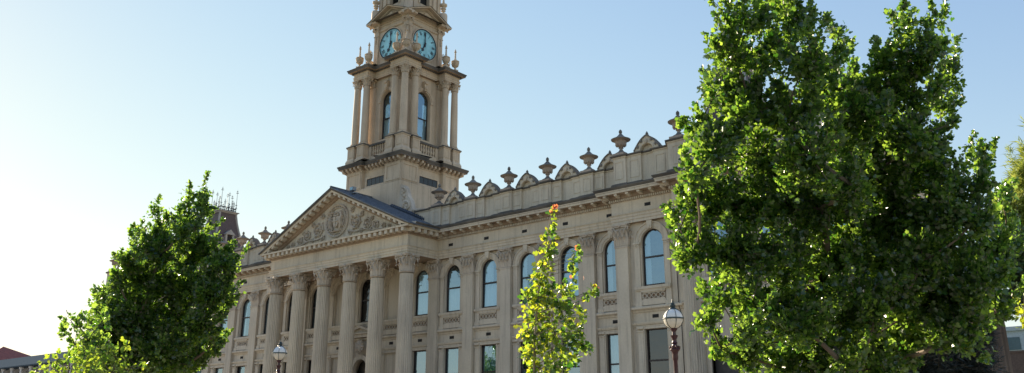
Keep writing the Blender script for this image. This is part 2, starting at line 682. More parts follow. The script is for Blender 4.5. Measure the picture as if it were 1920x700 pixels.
def ring(b, xc, zc, r, y, t=0.028):
    b.tube([(xc + r * math.cos(2 * PI * k / 12), y, zc + r * math.sin(2 * PI * k / 12)) for k in range(13)], t, 5, cap=False)


def bay(xc, yw, span, kind='win', low='win', hw=0.71, cu=None, cl=None, gu=GLASS, gl_=GLASS):
    """one window bay of the facade; span: (x0, x1) between its giant pilasters"""
    ops = []
    x0, x1 = span
    if kind == 'win':
        ops.append((xc, hw, 10.1, UPS, True))
        place_window(('u', hw, cu, gu.name), True, hw, UPS - 10.1, gu, cu, 1.72, (xc, yw, 10.1))
    elif kind == 'niche':
        ops.append((xc, hw, 10.1, UPS, True))
        trim.prism([(xc + x, 10.1 + z) for x, z in arched_outline(hw, UPS - 10.1)], yw + 0.14, yw + 0.2)
    if low == 'win':
        ops.append((xc, hw, 4.15, 7.66, False))
        place_window(('l', hw, cl, gl_.name), False, hw, 7.66 - 4.15, gl_, cl, 1.75, (xc, yw, 4.15))
    elif low == 'niche':
        ops.append((xc, hw, 4.15, 7.66, False))
        trim.box(xc - hw, xc + hw, yw + 0.12, yw + 0.2, 4.15, 7.66)
    elif low == 'door':
        ops.append((xc, 0.78, 0.3, 6.55, True))
    elif low == 'arch':
        ops.append((xc, 0.8, 0.3, 5.95, True))
    wall(walls, x0, x1, 0, 14.0, yw, ops)
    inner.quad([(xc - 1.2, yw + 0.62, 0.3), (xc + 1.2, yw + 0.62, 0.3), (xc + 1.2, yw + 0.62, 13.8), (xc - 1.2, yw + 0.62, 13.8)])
    yt = yw - 0.10
    for s in (-1, 1):                                   # minor pilasters, upper and lower
        a, c = sorted((xc + s * (hw + 0.09), xc + s * (hw + 0.44)))
        trim.box(a, c, yt, yw, 9.0, 12.42)
        trim.box(a - 0.04, c + 0.04, yt - 0.05, yw, 8.955, 9.2)
        trim.box(a - 0.03, c + 0.03, yt - 0.03, yw, 12.42, 12.47)
        trim.box(a, c, yt - 0.02, yw, 12.47, 12.62)
        trim.box(a - 0.06, c + 0.06, yt - 0.07, yw, 12.62, 12.72)
        for q in (0.25, 0.5, 0.75):
            trim.blob((a + (c - a) * q, yt - 0.03, 12.54), (0.05, 0.04, 0.07), seg=6, rings=4)
        if low in ('win', 'niche'):
            trim.box(a, c, yt, yw, 1.2, 7.5)
            trim.box(a - 0.04, c + 0.04, yt - 0.04, yw, 7.5, 7.56)
            trim.box(a - 0.05, c + 0.05, yt - 0.05, yw, 7.68, 7.80)
    # arch mouldings
    arc_band(trim, xc, UPS, hw + 0.012, hw + 0.12, yt + 0.03, yw)
    arc_band(trim, xc, UPS, hw + 0.12, hw + 0.36, yt - 0.01, yw)
    arc_band(trim, xc, UPS, hw + 0.36, hw + 0.43, yt - 0.06, yw)
    trim.prism([(xc - 0.13, 13.44), (xc + 0.13, 13.44), (xc + 0.19, 13.93), (xc - 0.19, 13.93)], yw - 0.27, yw)
    trim.blob((xc, yw - 0.27, 13.56), (0.10, 0.07, 0.10), seg=6, rings=4)
    # sill and pierced panel below it
    trim.box(xc - hw - 0.42, xc + hw + 0.42, yw - 0.17, yw, 9.86, 9.93)
    trim.box(xc - hw - 0.46, xc + hw + 0.46, yw - 0.22, yw, 9.93, 10.09)
    trim.box(xc - hw - 0.08, xc + hw + 0.08, yw - 0.16, yw, 9.76, 9.86)
    trim.box(xc - hw - 0.08, xc + hw + 0.08, yw - 0.12, yw, 9.0, 9.30)
    trim.box(xc - hw + 0.02, xc + hw - 0.02, yw - 0.02, yw - 0.004, 9.37, 9.69, 1)  # darker slab: shade inside the piercings put into its colour
    n = 5
    for k in range(n):
        cx = xc + (k - (n - 1) / 2) * (2 * hw + 0.02) / n
        ring(trim, cx, 9.53, 0.125, yw - 0.09)
        for s in (-1, 1):
            trim.prism([(cx + s * 0.144 - 0.045, 9.44), (cx + s * 0.144 + 0.045, 9.44), (cx + s * 0.144, 9.53)], yw - 0.11, yw - 0.03)
            trim.prism([(cx + s * 0.144, 9.53), (cx + s * 0.144 + 0.045, 9.62), (cx + s * 0.144 - 0.045, 9.62)], yw - 0.11, yw - 0.03)
        trim.box(cx - 0.144, cx + 0.144, yw - 0.11, yw - 0.03, 9.30, 9.37)
        trim.box(cx - 0.144, cx + 0.144, yw - 0.11, yw - 0.03, 9.69, 9.76)
    # string course between storeys
    trim.sweep([(0, 8.60), (0.06, 8.64), (0.08, 8.72), (0.24, 8.80), (0.25, 8.90), (0.18, 8.95), (0, 8.955)], [(x0 + 0.01, yw), (x1 - 0.01, yw)])
    if low in ('win', 'niche'):
        trim.box(x0 + 0.01, x1 - 0.01, yw - 0.06, yw, 7.80, 7.88)
        trim.sweep([(0, 7.88), (0.10, 7.90), (0.16, 8.0), (0.16, 8.06), (0, 8.08)], [(x0 + 0.01, yw), (x1 - 0.01, yw)])
        f = hw + 0.012
        for a, c in ((xc - f - 0.1, xc - f), (xc + f, xc + f + 0.1)):
            trim.box(a, c, yw - 0.07, yw, 4.2, 7.665)
        trim.box(xc - f - 0.1, xc + f + 0.1, yw - 0.075, yw, 7.67, 7.79)
        trim.box(xc - hw - 0.3, xc + hw + 0.3, yw - 0.16, yw, 3.95, 4.12)
    # vents
    if low != 'door':
        vent(xc, yw, 8.36)


vent_me = None


def vent(x, y, z, w_=0.41):
    global vent_me
    if vent_me is None:
        b = MB()
        b.box(-0.205, 0.205, -0.012, 0.02, -0.1, 0.1)
        for k in (-1, 0, 1):
            b.box(-0.2, 0.2, -0.026, -0.012, k * 0.055 - 0.008, k * 0.055 + 0.008)
        for k in (-2, -1, 0, 1, 2):
            b.box(k * 0.075 - 0.006, k * 0.075 + 0.006, -0.024, -0.012, -0.09, 0.09)
        vent_me = b.mesh('vent', [VENTM])
    link('vent', vent_me, hall, (x, y, z))


# portico rear wall and wings
bays = []
for i, (k, lo) in enumerate(((-2, 'win'), (-1, 'niche'), (0, 'door'), (1, 'niche'), (2, 'win'))):
    xc = 3.025 * k
    x0 = -7.1 if k == -2 else xc - 1.5125
    x1 = 7.1 if k == 2 else xc + 1.5125
    bay(xc, WW, (x0, x1), 'niche' if abs(k) == 1 else 'win', lo, cu={0: None, 2: 'swag', -2: None}.get(k),
        cl='half' if k == 2 else None, gu=GLASS if k else GLASSD, gl_=GLASS if k == 2 else GLASSD)
cur = {0: ('half', 'full'), 1: ('swag', 'full'), 2: ('sides', 'half'), 3: ('half', None), 4: ('sides', 'swag')}
for s in (1, -1):
    for k in range(5):
        xc = s * (9.2 + 3.4 * k)
        a, c = sorted((s * (7.9 + 3.4 * k if k == 0 else 7.5 + 3.4 * k), s * (10.9 + 3.4 * k)))
        if k == 0:
            a, c = sorted((s * 7.1, s * 10.9))
        if k == 4:
            a, c = sorted((s * 21.1, s * 23.66))
        bay(xc, WW, (a, c), cu=cur[k][0], cl=cur[k][1])
        vent(xc - 0.0, D, 14.85)
    for xc in (26.06,):
        a, c = sorted((s * (xc - 2.4), s * (xc + 2.1)))
        bay(s * xc, WE, (a, c), hw=0.735, cu='sides', cl=None, gl_=GLASSD)
        vent(s * xc, E, 14.9)
    for xc in (30.42, 33.65, 36.88):
        a, c = sorted((s * (xc - 1.7), s * (xc + 1.7)))
        if xc == 30.42: a, c = sorted((s * 28.12, s * 32.03))
        if xc == 33.65: a, c = sorted((s * 32.03, s * 35.27))
        if xc == 36.88: a, c = sorted((s * 35.27, s * 39.18))
        bay(s * xc, WG, (a, c), low='arch', cu='sides')
        vent(s * xc, G, 14.9)
    # returns
    for (xa, ya, yb) in ((23.66, WE, WW), (28.12, WG, WE), (39.18, WG, WE)):
        b_ = [(s * xa, ya), (s * xa, yb)]
        walls.quad([(s * xa, ya, 0), (s * xa, yb, 0), (s * xa, yb, 14), (s * xa, ya, 14)])
    walls.quad([(s * 39.65, WE, 0), (s * 39.65, 9, 0), (s * 39.65, 9, 14), (s * 39.65, WE, 14)])
    walls.quad([(s * 39.18, WE, 0), (s * 39.65, WE, 0), (s * 39.65, WE, 14), (s * 39.18, WE, 14)])
walls.quad([(-39.65, 9, 0), (39.65, 9, 0), (39.65, 9, 16.5), (-39.65, 9, 16.5)])
walls.build('wall', [STONE], hall)
trim.build('wall_mouldings', [STONE, GRIMESHADE], hall, smooth=True)
inner.build('inner_wall', [ROOM], hall)

# entrance: arched surround, head keystone, triangular pediment
b = MB()
ya = WW - 0.42
arc_band(b, 0, 6.55, 0.80, 1.12, ya + 0.1, WW)
for s in (-1, 1):
    a, c = sorted((s * 0.80, s * 1.12))
    b.box(a, c, ya + 0.1, WW, 0.2, 6.55)
    a, c = sorted((s * 1.14, s * 1.42))
    b.box(a, c, ya, WW, 0.2, 8.9)
b.box(-1.5, 1.5, ya - 0.02, WW, 8.96, 9.2)
b.box(-1.62, 1.62, ya - 0.16, WW, 9.2, 9.3)
for s in (-1, 1):
    b.prism([(s * 1.62, 9.3), (s * 1.3, 9.3), (0, 9.66), (0, 9.86)][::s], ya - 0.16, WW)
b.prism([(-1.3, 9.3), (1.3, 9.3), (0, 9.66)], ya + 0.08, WW)
b.build('door_surround', [STONE], hall)
b = MB()
hy = ya - 0.05
b.blob((0, hy, 8.25), (0.34, 0.25, 0.42), jit=0.12, seg=12, rings=8)
b.blob((0, hy - 0.2, 8.12), (0.15, 0.12, 0.13))
b.blob((-0.12, hy - 0.2, 8.36), (0.06, 0.06, 0.05)); b.blob((0.12, hy - 0.2, 8.36), (0.06, 0.06, 0.05))
for k in range(12):
    a = 2 * PI * k / 12
    b.blob((0.36 * math.cos(a), hy, 8.27 + 0.42 * math.sin(a)), (0.11, 0.12, 0.12), seg=6, rings=4, jit=0.2)
b.build('carved_head', [CARVE], hall, smooth=True)
b = MB()
b.box(-0.78, -0.02, WW + 0.3, WW + 0.36, 0.2, 5.9); b.box(0.02, 0.78, WW + 0.3, WW + 0.36, 0.2, 5.9)
b.box(-0.78, 0.78, WW + 0.28, WW + 0.38, 5.9, 6.1)
b.build('entrance_door', [FRAME], hall)

# portico floor, ceiling, steps
b = MB()
b.box(-7.4, 7.4, 0.2, WW, 13.96, 14.2)
b.build('portico_ceiling', [GRIMESHADE], hall)
b = MB()
for k in range(7):
    b.box(-8.6, 8.6, -1.1 - 0.34 * k, WW - 0.01, 1.05 - 0.15 * (k + 1), 1.05 - 0.15 * k)
b.build('portico_steps', [STONE], hall)


# --- columns, pilasters and capitals
def acanthus(b, c, out, tan, h, wd, reach, mat=0):
    """one curled leaf of a corinthian capital"""
    c, out, tan = Vector(c), Vector(out), Vector(tan)
    prof = [(0.0, 0.0, 0.8), (0.03, 0.3, 1.0), (0.06, 0.62, 1.0), (0.30, 0.86, 0.85), (0.75, 1.0, 0.62), (1.0, 0.90, 0.4), (0.95, 0.74, 0.15)]
    n = len(b.v)
    for i, (o, z, k) in enumerate(prof):
        z3 = Vector((0, 0, z * h))
        base = c + out * (o * reach) + z3
        ww = wd / 2 * k * (1.0 if i % 2 else 0.86)
        b.v += [tuple(base - tan * ww), tuple(base - tan * ww * 0.45 + out * 0.025), tuple(base + out * 0.05), tuple(base + tan * ww * 0.45 + out * 0.025), tuple(base + tan * ww)]
    for i in range(len(prof) - 1):
        for q in range(4):
            a = n + i * 5 + q
            b.f.append((a, a + 1, a + 6, a + 5)); b.m.append(mat)


def volute(b, p, out, up, r):
    """spiral scroll in the vertical plane holding `out`"""
    p, out = Vector(p), Vector(out).normalized()
    pts, rad = [], []
    for i in range(15):
        a = -PI / 2 * 0 + i * 0.62
        rr = r * (1 - i / 17)
        pts.append(p + out * (rr * math.cos(PI - a)) + Vector((0, 0, 1)) * (rr * math.sin(PI - a)))
        rad.append(0.36 * r * (1 - i / 22))
    b.tube(pts, rad, 6)
    b.blob(p, r * 0.3, seg=6, rings=4)


def round_capital(Rr, H):
    b = MB()
    b.lathe([(Rr * 1.03, -0.06 * H), (Rr * 1.14, -0.03 * H), (Rr * 1.14, 0.0), (Rr * 0.96, 0.02 * H), (Rr * 1.0, 0.5 * H), (Rr * 1.2, 0.84 * H)], seg=20)
    for row, (h, off, wd, rc) in enumerate(((0.42, 0, 0.6, 0.55), (0.70, PI / 8, 0.5, 0.66))):
        for k in range(8):
            a = off + k * PI / 4
            out = (math.cos(a), math.sin(a), 0)
            tan = (-math.sin(a), math.cos(a), 0)
            acanthus(b, (out[0] * Rr * 1.0, out[1] * Rr * 1.0, 0.02 * H), out, tan, h * H, wd * Rr, rc * Rr)
    ha = Rr * 1.36
    # abacus with hollow sides
    pts = []
    for k in range(4):
        a = k * PI / 2
        for t, o in ((-1, 1.0), (-0.86, 1.08), (-0.45, 0.93), (0, 0.86), (0.45, 0.93), (0.86, 1.08)):
            x, y = ha * o, ha * t
            pts.append((x * math.cos(a) - y * math.sin(a), x * math.sin(a) + y * math.cos(a)))
    for z0, z1, sc in ((0.86, 0.93, 0.95), (0.93, 1.0, 1.02)):
        n = len(b.v)
        m_ = len(pts)
        b.v += [(x * sc, y * sc, z0 * H) for x, y in pts] + [(x * sc, y * sc, z1 * H) for x, y in pts]
        for i in range(m_):
            j = (i + 1) % m_
            b.f.append((n + i, n + j, n + m_ + j, n + m_ + i)); b.m.append(0)
        b.f.append(tuple(n + i for i in reversed(range(m_)))); b.m.append(0)
        b.f.append(tuple(n + m_ + i for i in range(m_))); b.m.append(0)
    for k in range(4):
        a = PI / 4 + k * PI / 2
        o = Vector((math.cos(a), math.sin(a), 0))
        volute(b, o * Rr * 1.52 + Vector((0, 0, 0.76 * H)), o, None, 0.15 * Rr / 0.48)
        b.tube([o * Rr * 1.0 + Vector((0, 0, 0.5 * H)), o * Rr * 1.2 + Vector((0, 0, 0.72 * H)), o * Rr * 1.5 + Vector((0, 0, 0.86 * H))], 0.05 * Rr / 0.48, 5)
        a = k * PI / 2
        b.blob((math.cos(a) * Rr * 1.2, math.sin(a) * Rr * 1.2, 0.9 * H), 0.11 * Rr / 0.48, seg=6, rings=4, jit=0.15)
        for sg in (-0.35, 0.35):
            b.blob((math.cos(a + sg) * Rr * 1.18, math.sin(a + sg) * Rr * 1.18, 0.76 * H), 0.075 * Rr / 0.48, seg=6, rings=4)
    return b


def flat_capital(hw, dep, H):
    """pilaster capital: block front at y=-dep, back at y=0"""
    b = MB()
    b.box(-hw * 1.07, hw * 1.07, -dep - 0.04, 0, -0.07 * H, 0.0)
    b.box(-hw * 0.97, hw * 0.97, -dep, 0, 0, 0.86 * H)
    o = (0, -1, 0)
    for x in (-0.66, 0, 0.66):
        acanthus(b, (x * hw, -dep, 0.02 * H), o, (1, 0, 0), 0.42 * H, 0.54 * hw, 0.62 * hw)
    for x in (-0.95, -0.33, 0.33, 0.95):
        acanthus(b, (x * hw, -dep, 0.02 * H), o, (1, 0, 0), 0.70 * H, 0.46 * hw, 0.72 * hw)
    for s in (-1, 1):
        for h, y in ((0.42, -dep * 0.5), (0.68, -dep * 0.15)):
            acanthus(b, (s * hw * 0.97, y, 0.02 * H), (s, 0, 0), (0, 1, 0), h * H, 0.54 * hw, 0.6 * hw)
        dd = Vector((s * 0.8, -0.6, 0)).normalized()
        volute(b, Vector((s * hw * 1.2, -dep - hw * 0.22, 0.76 * H)), dd, None, 0.32 * hw)
        volute(b, Vector((s * hw * 0.28, -dep - 0.07, 0.75 * H)), Vector((s * -1.0, 0, 0)), None, 0.17 * hw)
        b.tube([(s * hw * 0.3, -dep - 0.02, 0.5 * H), (s * hw * 0.7, -dep - 0.06, 0.68 * H), (s * hw * 1.15, -dep - hw * 0.25, 0.9 * H)], 0.05, 5)
    for z0, z1, sc in ((0.86, 0.93, 1.18), (0.93, 0.996, 1.28)):
        b.prism([(-hw * sc, z0 * H), (hw * sc, z0 * H), (hw * sc, z1 * H), (-hw * sc, z1 * H)], -dep - hw * (sc - 1) * 1.2, 0)
    b.blob((0, -dep - hw * 0.26, 0.91 * H), 0.2 * hw, seg=6, rings=4, jit=0.15)
    return b


def attic_base(Rr, z0):
    b = MB()
    b.box(-Rr * 1.35, Rr * 1.35, -Rr * 1.35, Rr * 1.35, z0, z0 + 0.2 * Rr)
    b.lathe([(Rr * 1.3, z0 + 0.2 * Rr), (Rr * 1.36, z0 + 0.32 * Rr), (Rr * 1.3, z0 + 0.44 * Rr), (Rr * 1.12, z0 + 0.5 * Rr), (Rr * 1.1, z0 + 0.62 * Rr), (Rr * 1.2, z0 + 0.7 * Rr), (Rr * 1.02, z0 + 0.82 * Rr)], seg=24)
    return b


ZA, ZS = 12.71, 13.94
sh = MB()
z0c = 1.55
prf = []
for i in range(9):
    t = i / 8
    prf.append((0.57 - 0.09 * t ** 1.7, z0c + 0.1 + (ZA - z0c - 0.22) * t))
sh.lathe(prf, seg=144, flute=(24, 0.085))
column = sh.build('column', [STONE], hall, loc=(-7.5625, 0, 0))
round_capital(0.48, ZS - ZA).build('capital', [CARVE], column, smooth=True).location = (0, 0, ZA)
attic_base(0.56, 1.05).build('base', [STONE], column, smooth=True)
for i in range(1, 6):
    copy_part(column, hall, (3.025 * (i - 2.5), 0, 0))
for s in (-1, 1):
    for x in (28.8, 32.03, 35.27, 38.5):
        copy_part(column, hall, (s * x, 1.66, 0))
# smooth giant pilasters
ps = MB()
ps.box(-0.44, 0.44, -0.30, 0, 1.7, 12.52)
ps.box(-0.52, 0.52, -0.38, 0, 1.05, 1.7, top=0.05)
pil = ps.build('pilaster', [STONE], hall, loc=(7.5, WW, 0))
flat_capital(0.44, 0.29, ZS - 12.6 - 0.003).build('capital', [CARVE], pil, smooth=True).location = (0, 0, 12.6)
for s in (1, -1):
    for k in range(5):
        if s == 1 and k == 0:
            continue
        copy_part(pil, hall, (s * (7.5 + 3.4 * k), WW, 0))
    for x in (24.1,):
        copy_part(pil, hall, (s * x, WE, 0))

# --- pediment
ped = MB()
SL = (19.89 - 15.95) / 8.65


def ztop(x):
    return 15.95 + SL * (8.65 - abs(x))


yp = -0.39
ped.prism([(-7.9, 15.84), (7.9, 15.84), (7.9, ztop(7.9) - 0.35), (0, ztop(0) - 0.35), (-7.9, ztop(7.9) - 0.35)], yp + 0.1, yp + 0.3)
rp = [(-0.2, -0.72), (0.0, -0.66), (0.06, -0.62), (0.06, -0.52), (0.18, -0.48), (0.2, -0.31), (0.62, -0.30), (0.64, -0.17), (0.68, -0.15), (0.74, -0.03), (0.76, 0.0), (-0.4, 0.0)]
for s in (-1, 1):
    n = len(ped.v)
    L = len(rp)
    stn = (8.72, 8.3, 7.9, 7.5, 7.1, 0.0)
    for xx in stn:
        for o, h in rp:
            ped.v.append((s * xx, yp - o, max(ztop(xx) + h, 15.85)))
    for e in range(len(stn) - 1):
        for q in range(L - 1):
            m0 = n + e * L
            f = (m0 + q, m0 + L + q, m0 + L + q + 1, m0 + q + 1)
            ped.f.append(f if s == -1 else f[::-1])
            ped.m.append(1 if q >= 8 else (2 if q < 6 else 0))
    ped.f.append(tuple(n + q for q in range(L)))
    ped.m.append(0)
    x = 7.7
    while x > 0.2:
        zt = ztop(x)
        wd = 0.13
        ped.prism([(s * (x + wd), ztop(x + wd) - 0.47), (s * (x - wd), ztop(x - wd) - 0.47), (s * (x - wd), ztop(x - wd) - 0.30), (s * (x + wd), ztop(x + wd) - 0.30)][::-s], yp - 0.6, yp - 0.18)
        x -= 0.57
ped.build('pediment', [STONE, WEATH, GRIMESHADE], hall)

# tympanum carving
b = MB()
yt = yp + 0.1
ZM = 17.47
b.tube([(1.27 * math.cos(2 * PI * k / 40), yt - 0.02, ZM + 1.24 * math.sin(2 * PI * k / 40)) for k in range(41)], 0.085, 6, cap=False)
b.tube([(1.05 * math.cos(2 * PI * k / 40), yt - 0.02, ZM + 1.03 * math.sin(2 * PI * k / 40)) for k in range(41)], 0.05, 6, cap=False)
for k in range(28):
    a = 2 * PI * k / 28
    b.blob((1.16 * math.cos(a), yt - 0.01, ZM + 1.14 * math.sin(a)), (0.075, 0.06, 0.075), seg=6, rings=4)
# shield with supporters and crown
sh_pts = [(0, -0.55), (0.2, -0.42), (0.32, -0.15), (0.34, 0.3), (-0.34, 0.3), (-0.32, -0.15), (-0.2, -0.42)]
b.prism([(x, ZM + z) for x, z in sh_pts], yt - 0.12, yt)
b.box(-0.04, 0.04, yt - 0.16, yt - 0.12, ZM - 0.5, ZM + 0.29)
b.box(-0.32, 0.32, yt - 0.155, yt - 0.12, ZM - 0.09, ZM - 0.01)
for s in (-1, 1):
    b.tube([(s * 0.42, yt - 0.05, ZM - 0.7), (s * 0.62, yt - 0.08, ZM - 0.35), (s * 0.55, yt - 0.1, ZM), (s * 0.66, yt - 0.08, ZM + 0.3), (s * 0.52, yt - 0.08, ZM + 0.55)], [0.07, 0.12, 0.14, 0.11, 0.09], 6)
    b.blob((s * 0.47, yt - 0.08, ZM + 0.63), (0.13, 0.1, 0.11), seg=7, rings=5, jit=0.15)
    b.tube([(s * 0.6, yt - 0.07, ZM + 0.15), (s * 0.4, yt - 0.12, ZM + 0.25)], 0.05, 5)
    b.tube([(s * 0.75, yt - 0.05, ZM - 0.5), (s * 0.88, yt - 0.05, ZM - 0.1), (s * 0.8, yt - 0.05, ZM + 0.15)], [0.05, 0.04, 0.03], 5)
for k in range(5):
    b.blob(((k - 2) * 0.12, yt - 0.07, ZM + 0.5 + 0.07 * (2 - abs(k - 2))), (0.06, 0.06, 0.09), seg=6, rings=4)
b.box(-0.3, 0.3, yt - 0.12, yt, ZM + 0.36, ZM + 0.44)
b.tube([(-0.7, yt - 0.05, ZM - 0.72), (-0.3, yt - 0.08, ZM - 0.84), (0, yt - 0.08, ZM - 0.78), (0.3, yt - 0.08, ZM - 0.84), (0.7, yt - 0.05, ZM - 0.72)], 0.07, 5)


def spiral(b, cx, cz, r, s, turns=1.9, a0=0.0, t=0.06):
    pts, rad = [], []
    n = int(turns * 14)
    for i in range(n):
        a = a0 + 2 * PI * turns * i / n
        rr = r * (1 - 0.85 * i / n)
        pts.append((cx + s * rr * math.cos(a), yt - 0.04, cz + rr * math.sin(a)))
        rad.append(t * (1 - 0.4 * i / n))
    b.tube(pts, rad, 5)
    for i in range(0, n - 3, 2):
        x, y, z = pts[i]
        a = a0 + 2 * PI * turns * i / n
        q = r * 0.2
        b.blob((x + s * q * math.cos(a) * 0.8, yt - 0.03, z + q * math.sin(a) * 0.8), (q * 0.75, 0.06, q * 0.5), seg=5, rings=4, jit=0.3)
    b.blob((cx, yt - 0.06, cz), (r * 0.24, 0.09, r * 0.24), seg=7, rings=4, jit=0.2)


for s in (-1, 1):
    for cx, cz, r, a0 in ((2.25, 17.1, 0.62, 2.4), (3.5, 16.75, 0.47, -2.2), (4.5, 16.5, 0.34, 2.4), (5.3, 16.33, 0.23, -2.2), (5.95, 16.22, 0.15, 2.4), (1.75, 18.05, 0.22, 0.5), (2.9, 17.55, 0.2, 1.0), (1.6, 16.35, 0.2, -1.0), (2.9, 16.3, 0.17, 0.0), (4.05, 17.05, 0.15, 1), (3.95, 16.22, 0.13, 1)):
        spiral(b, s * cx, cz, r, s, a0=a0, t=0.02 + 0.07 * r)
    b.tube([(s * 1.4, yt - 0.03, 16.5), (s * 2.2, yt - 0.03, 16.3), (s * 3.2, yt - 0.03, 16.35), (s * 4.2, yt - 0.03, 16.15), (s * 5.2, yt - 0.03, 16.12), (s * 6.5, yt - 0.03, 16.02)], [0.06, 0.06, 0.05, 0.05, 0.04, 0.02], 5)
b.v = [(x, yt + (y - yt) * 1.8, z) for x, y, z in b.v]
b.build('tympanum_relief', [CARVE], hall, smooth=True)

# portico roof
b = MB()
for s in (-1, 1):
    q = [(s * 8.78, -1.18, ztop(8.78) + 0.02), (0, -1.18, ztop(0) + 0.06), (0, 7, ztop(0) + 0.06), (s * 8.78, 7, ztop(8.78) + 0.02)]
    b.quad(q if s == -1 else q[::-1])
    q2 = [(x, y, z - 0.06) for x, y, z in q]
    b.quad(q2)
    b.quad([q[0], q[1], q2[1], q2[0]])
    b.quad([q[0], q[3], q2[3], q2[0]])
    y = -0.7
    while y < 6:
        b.tube([(s * 8.7, y, ztop(8.7) + 0.04), (0, y, ztop(0) + 0.08)], 0.03, 4)
        y += 0.6
b.tube([(0, -1.18, ztop(0) + 0.09), (0, 3, ztop(0) + 0.09)], 0.09, 6)
b.build('portico_roof', [ROOFM], hall)
b = MB()
x = 2.9
while x < 6.2:        # dark cresting rolls climbing the roof beside the tower
    b.blob((x, 2.6 + 0.12 * (x - 3.0), ztop(x) + 0.16), (0.13, 0.2, 0.17), seg=6, rings=5)
    x += 0.19
b.box(2.6, 6.2, 2.55, 2.75, ztop(6.2) - 0.2, ztop(6.2) - 0.1)
b.build('roof_cresting', [plain('blue_slate', (0.04, 0.055, 0.085), 0.5)], hall, smooth=True)
# floodlight near the gable top
b = MB()
b.tube([(1.32, 0.0, 19.25), (1.32, 0.0, 19.7)], 0.03, 6)
b.box(1.12, 1.52, -0.22, 0.1, 19.66, 19.95)
b.box(1.16, 1.48, -0.24, -0.22, 19.70, 19.91, 1)
b.box(1.05, 1.6, -0.1, 0.2, 19.45, 19.53)
b.build('floodlight', [plain('lamp_grey', (0.2, 0.21, 0.23), 0.4, 0.5), GLASS], hall)

# main roof behind the parapets
b = MB()
b.box(-39.6, 39.6, 3.6, 9.0, 16.19, 16.6)
b.build('flat_roof', [ROOFM], hall)

# --- parapets with pedestals, gablets and urns
PZ = 16.18


def parapet_path(x0, x1, y, peds, gabs, pw=0.5, gw=0.44):
    ev = []
    for p in peds:
        ev.append((p - pw, p + pw, -0.13))
    for g_ in gabs:
        ev.append((g_ - gw, g_ + gw, 0.16))
    ev.sort()
    pts = [(x0, y)]
    for a, c, o in ev:
        if a <= x0 + 0.02:
            pts = [(x0, y + o)]
        else:
            pts += [(a, y), (a, y + o)]
        if c >= x1 - 0.02:
            pts += [(x1, y + o)]
            return pts
        pts += [(c, y + o), (c, y)]
    pts.append((x1, y))
    return pts


def parapet(b, path, top):
    pr = [(0.0, PZ), (0.14, PZ), (0.14, PZ + 0.25), (0.08, PZ + 0.3), (0, PZ + 0.34), (0, top - 0.2), (0.05, top - 0.17), (0.05, top - 0.1), (0.14, top - 0.08), (0.15, top), (-0.18, top + 0.03), (-0.5, top + 0.03)]
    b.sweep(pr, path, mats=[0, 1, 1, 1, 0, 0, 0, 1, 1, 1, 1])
    # back face
    b.sweep([(-0.5, top + 0.03), (-0.5, PZ)], path)


def panel(b, x0, x1, z0, z1, y, t=0.045, d=0.03):
    b.box(x0, x1, y - d, y, z0, z0 + t); b.box(x0, x1, y - d, y, z1 - t, z1)
    b.box(x0, x0 + t, y - d, y, z0 + t, z1 - t); b.box(x1 - t, x1, y - d, y, z0 + t, z1 - t)


CAPW, CAPE = 17.97, 18.30


def urn_mesh():
    b = MB()
    b.box(-0.43, 0.43, -0.43, 0.43, 0, 0.13)
    pr = [(0.42, 0.13), (0.40, 0.18), (0.30, 0.24), (0.2, 0.30), (0.11, 0.42), (0.10, 0.52), (0.17, 0.55), (0.13, 0.60), (0.25, 0.68), (0.34, 0.80), (0.37, 0.93), (0.35, 0.98), (0.44, 1.03),
          (0.60, 1.06), (0.62, 1.11), (0.50, 1.16), (0.30, 1.26), (0.17, 1.38), (0.09, 1.48), (0.06, 1.52), (0.12, 1.57), (0.09, 1.61), (0.11, 1.66), (0.07, 1.73), (0.01, 1.79)]
    b.lathe(pr, seg=20, mats=[1] * 4 + [0] * 9 + [1] * 12)
    # gadroons round the bowl
    for k in range(10):
        a = 2 * PI * k / 10
        b.blob((0.29 * math.cos(a), 0.29 * math.sin(a), 0.76), (0.07, 0.07, 0.12), seg=5, rings=4)
    return b


urn0 = None


def urn(x, y, z, sc=1.0):
    global urn0
    if urn0 is None:
        urn0 = urn_mesh().build('urn', [URNM, LID], hall, smooth=True, loc=(x, y, z))
        return
    u = copy_part(urn0, hall, (x, y, z))
    u.scale = (sc, sc, sc)
    u.rotation_euler.z = 0.0


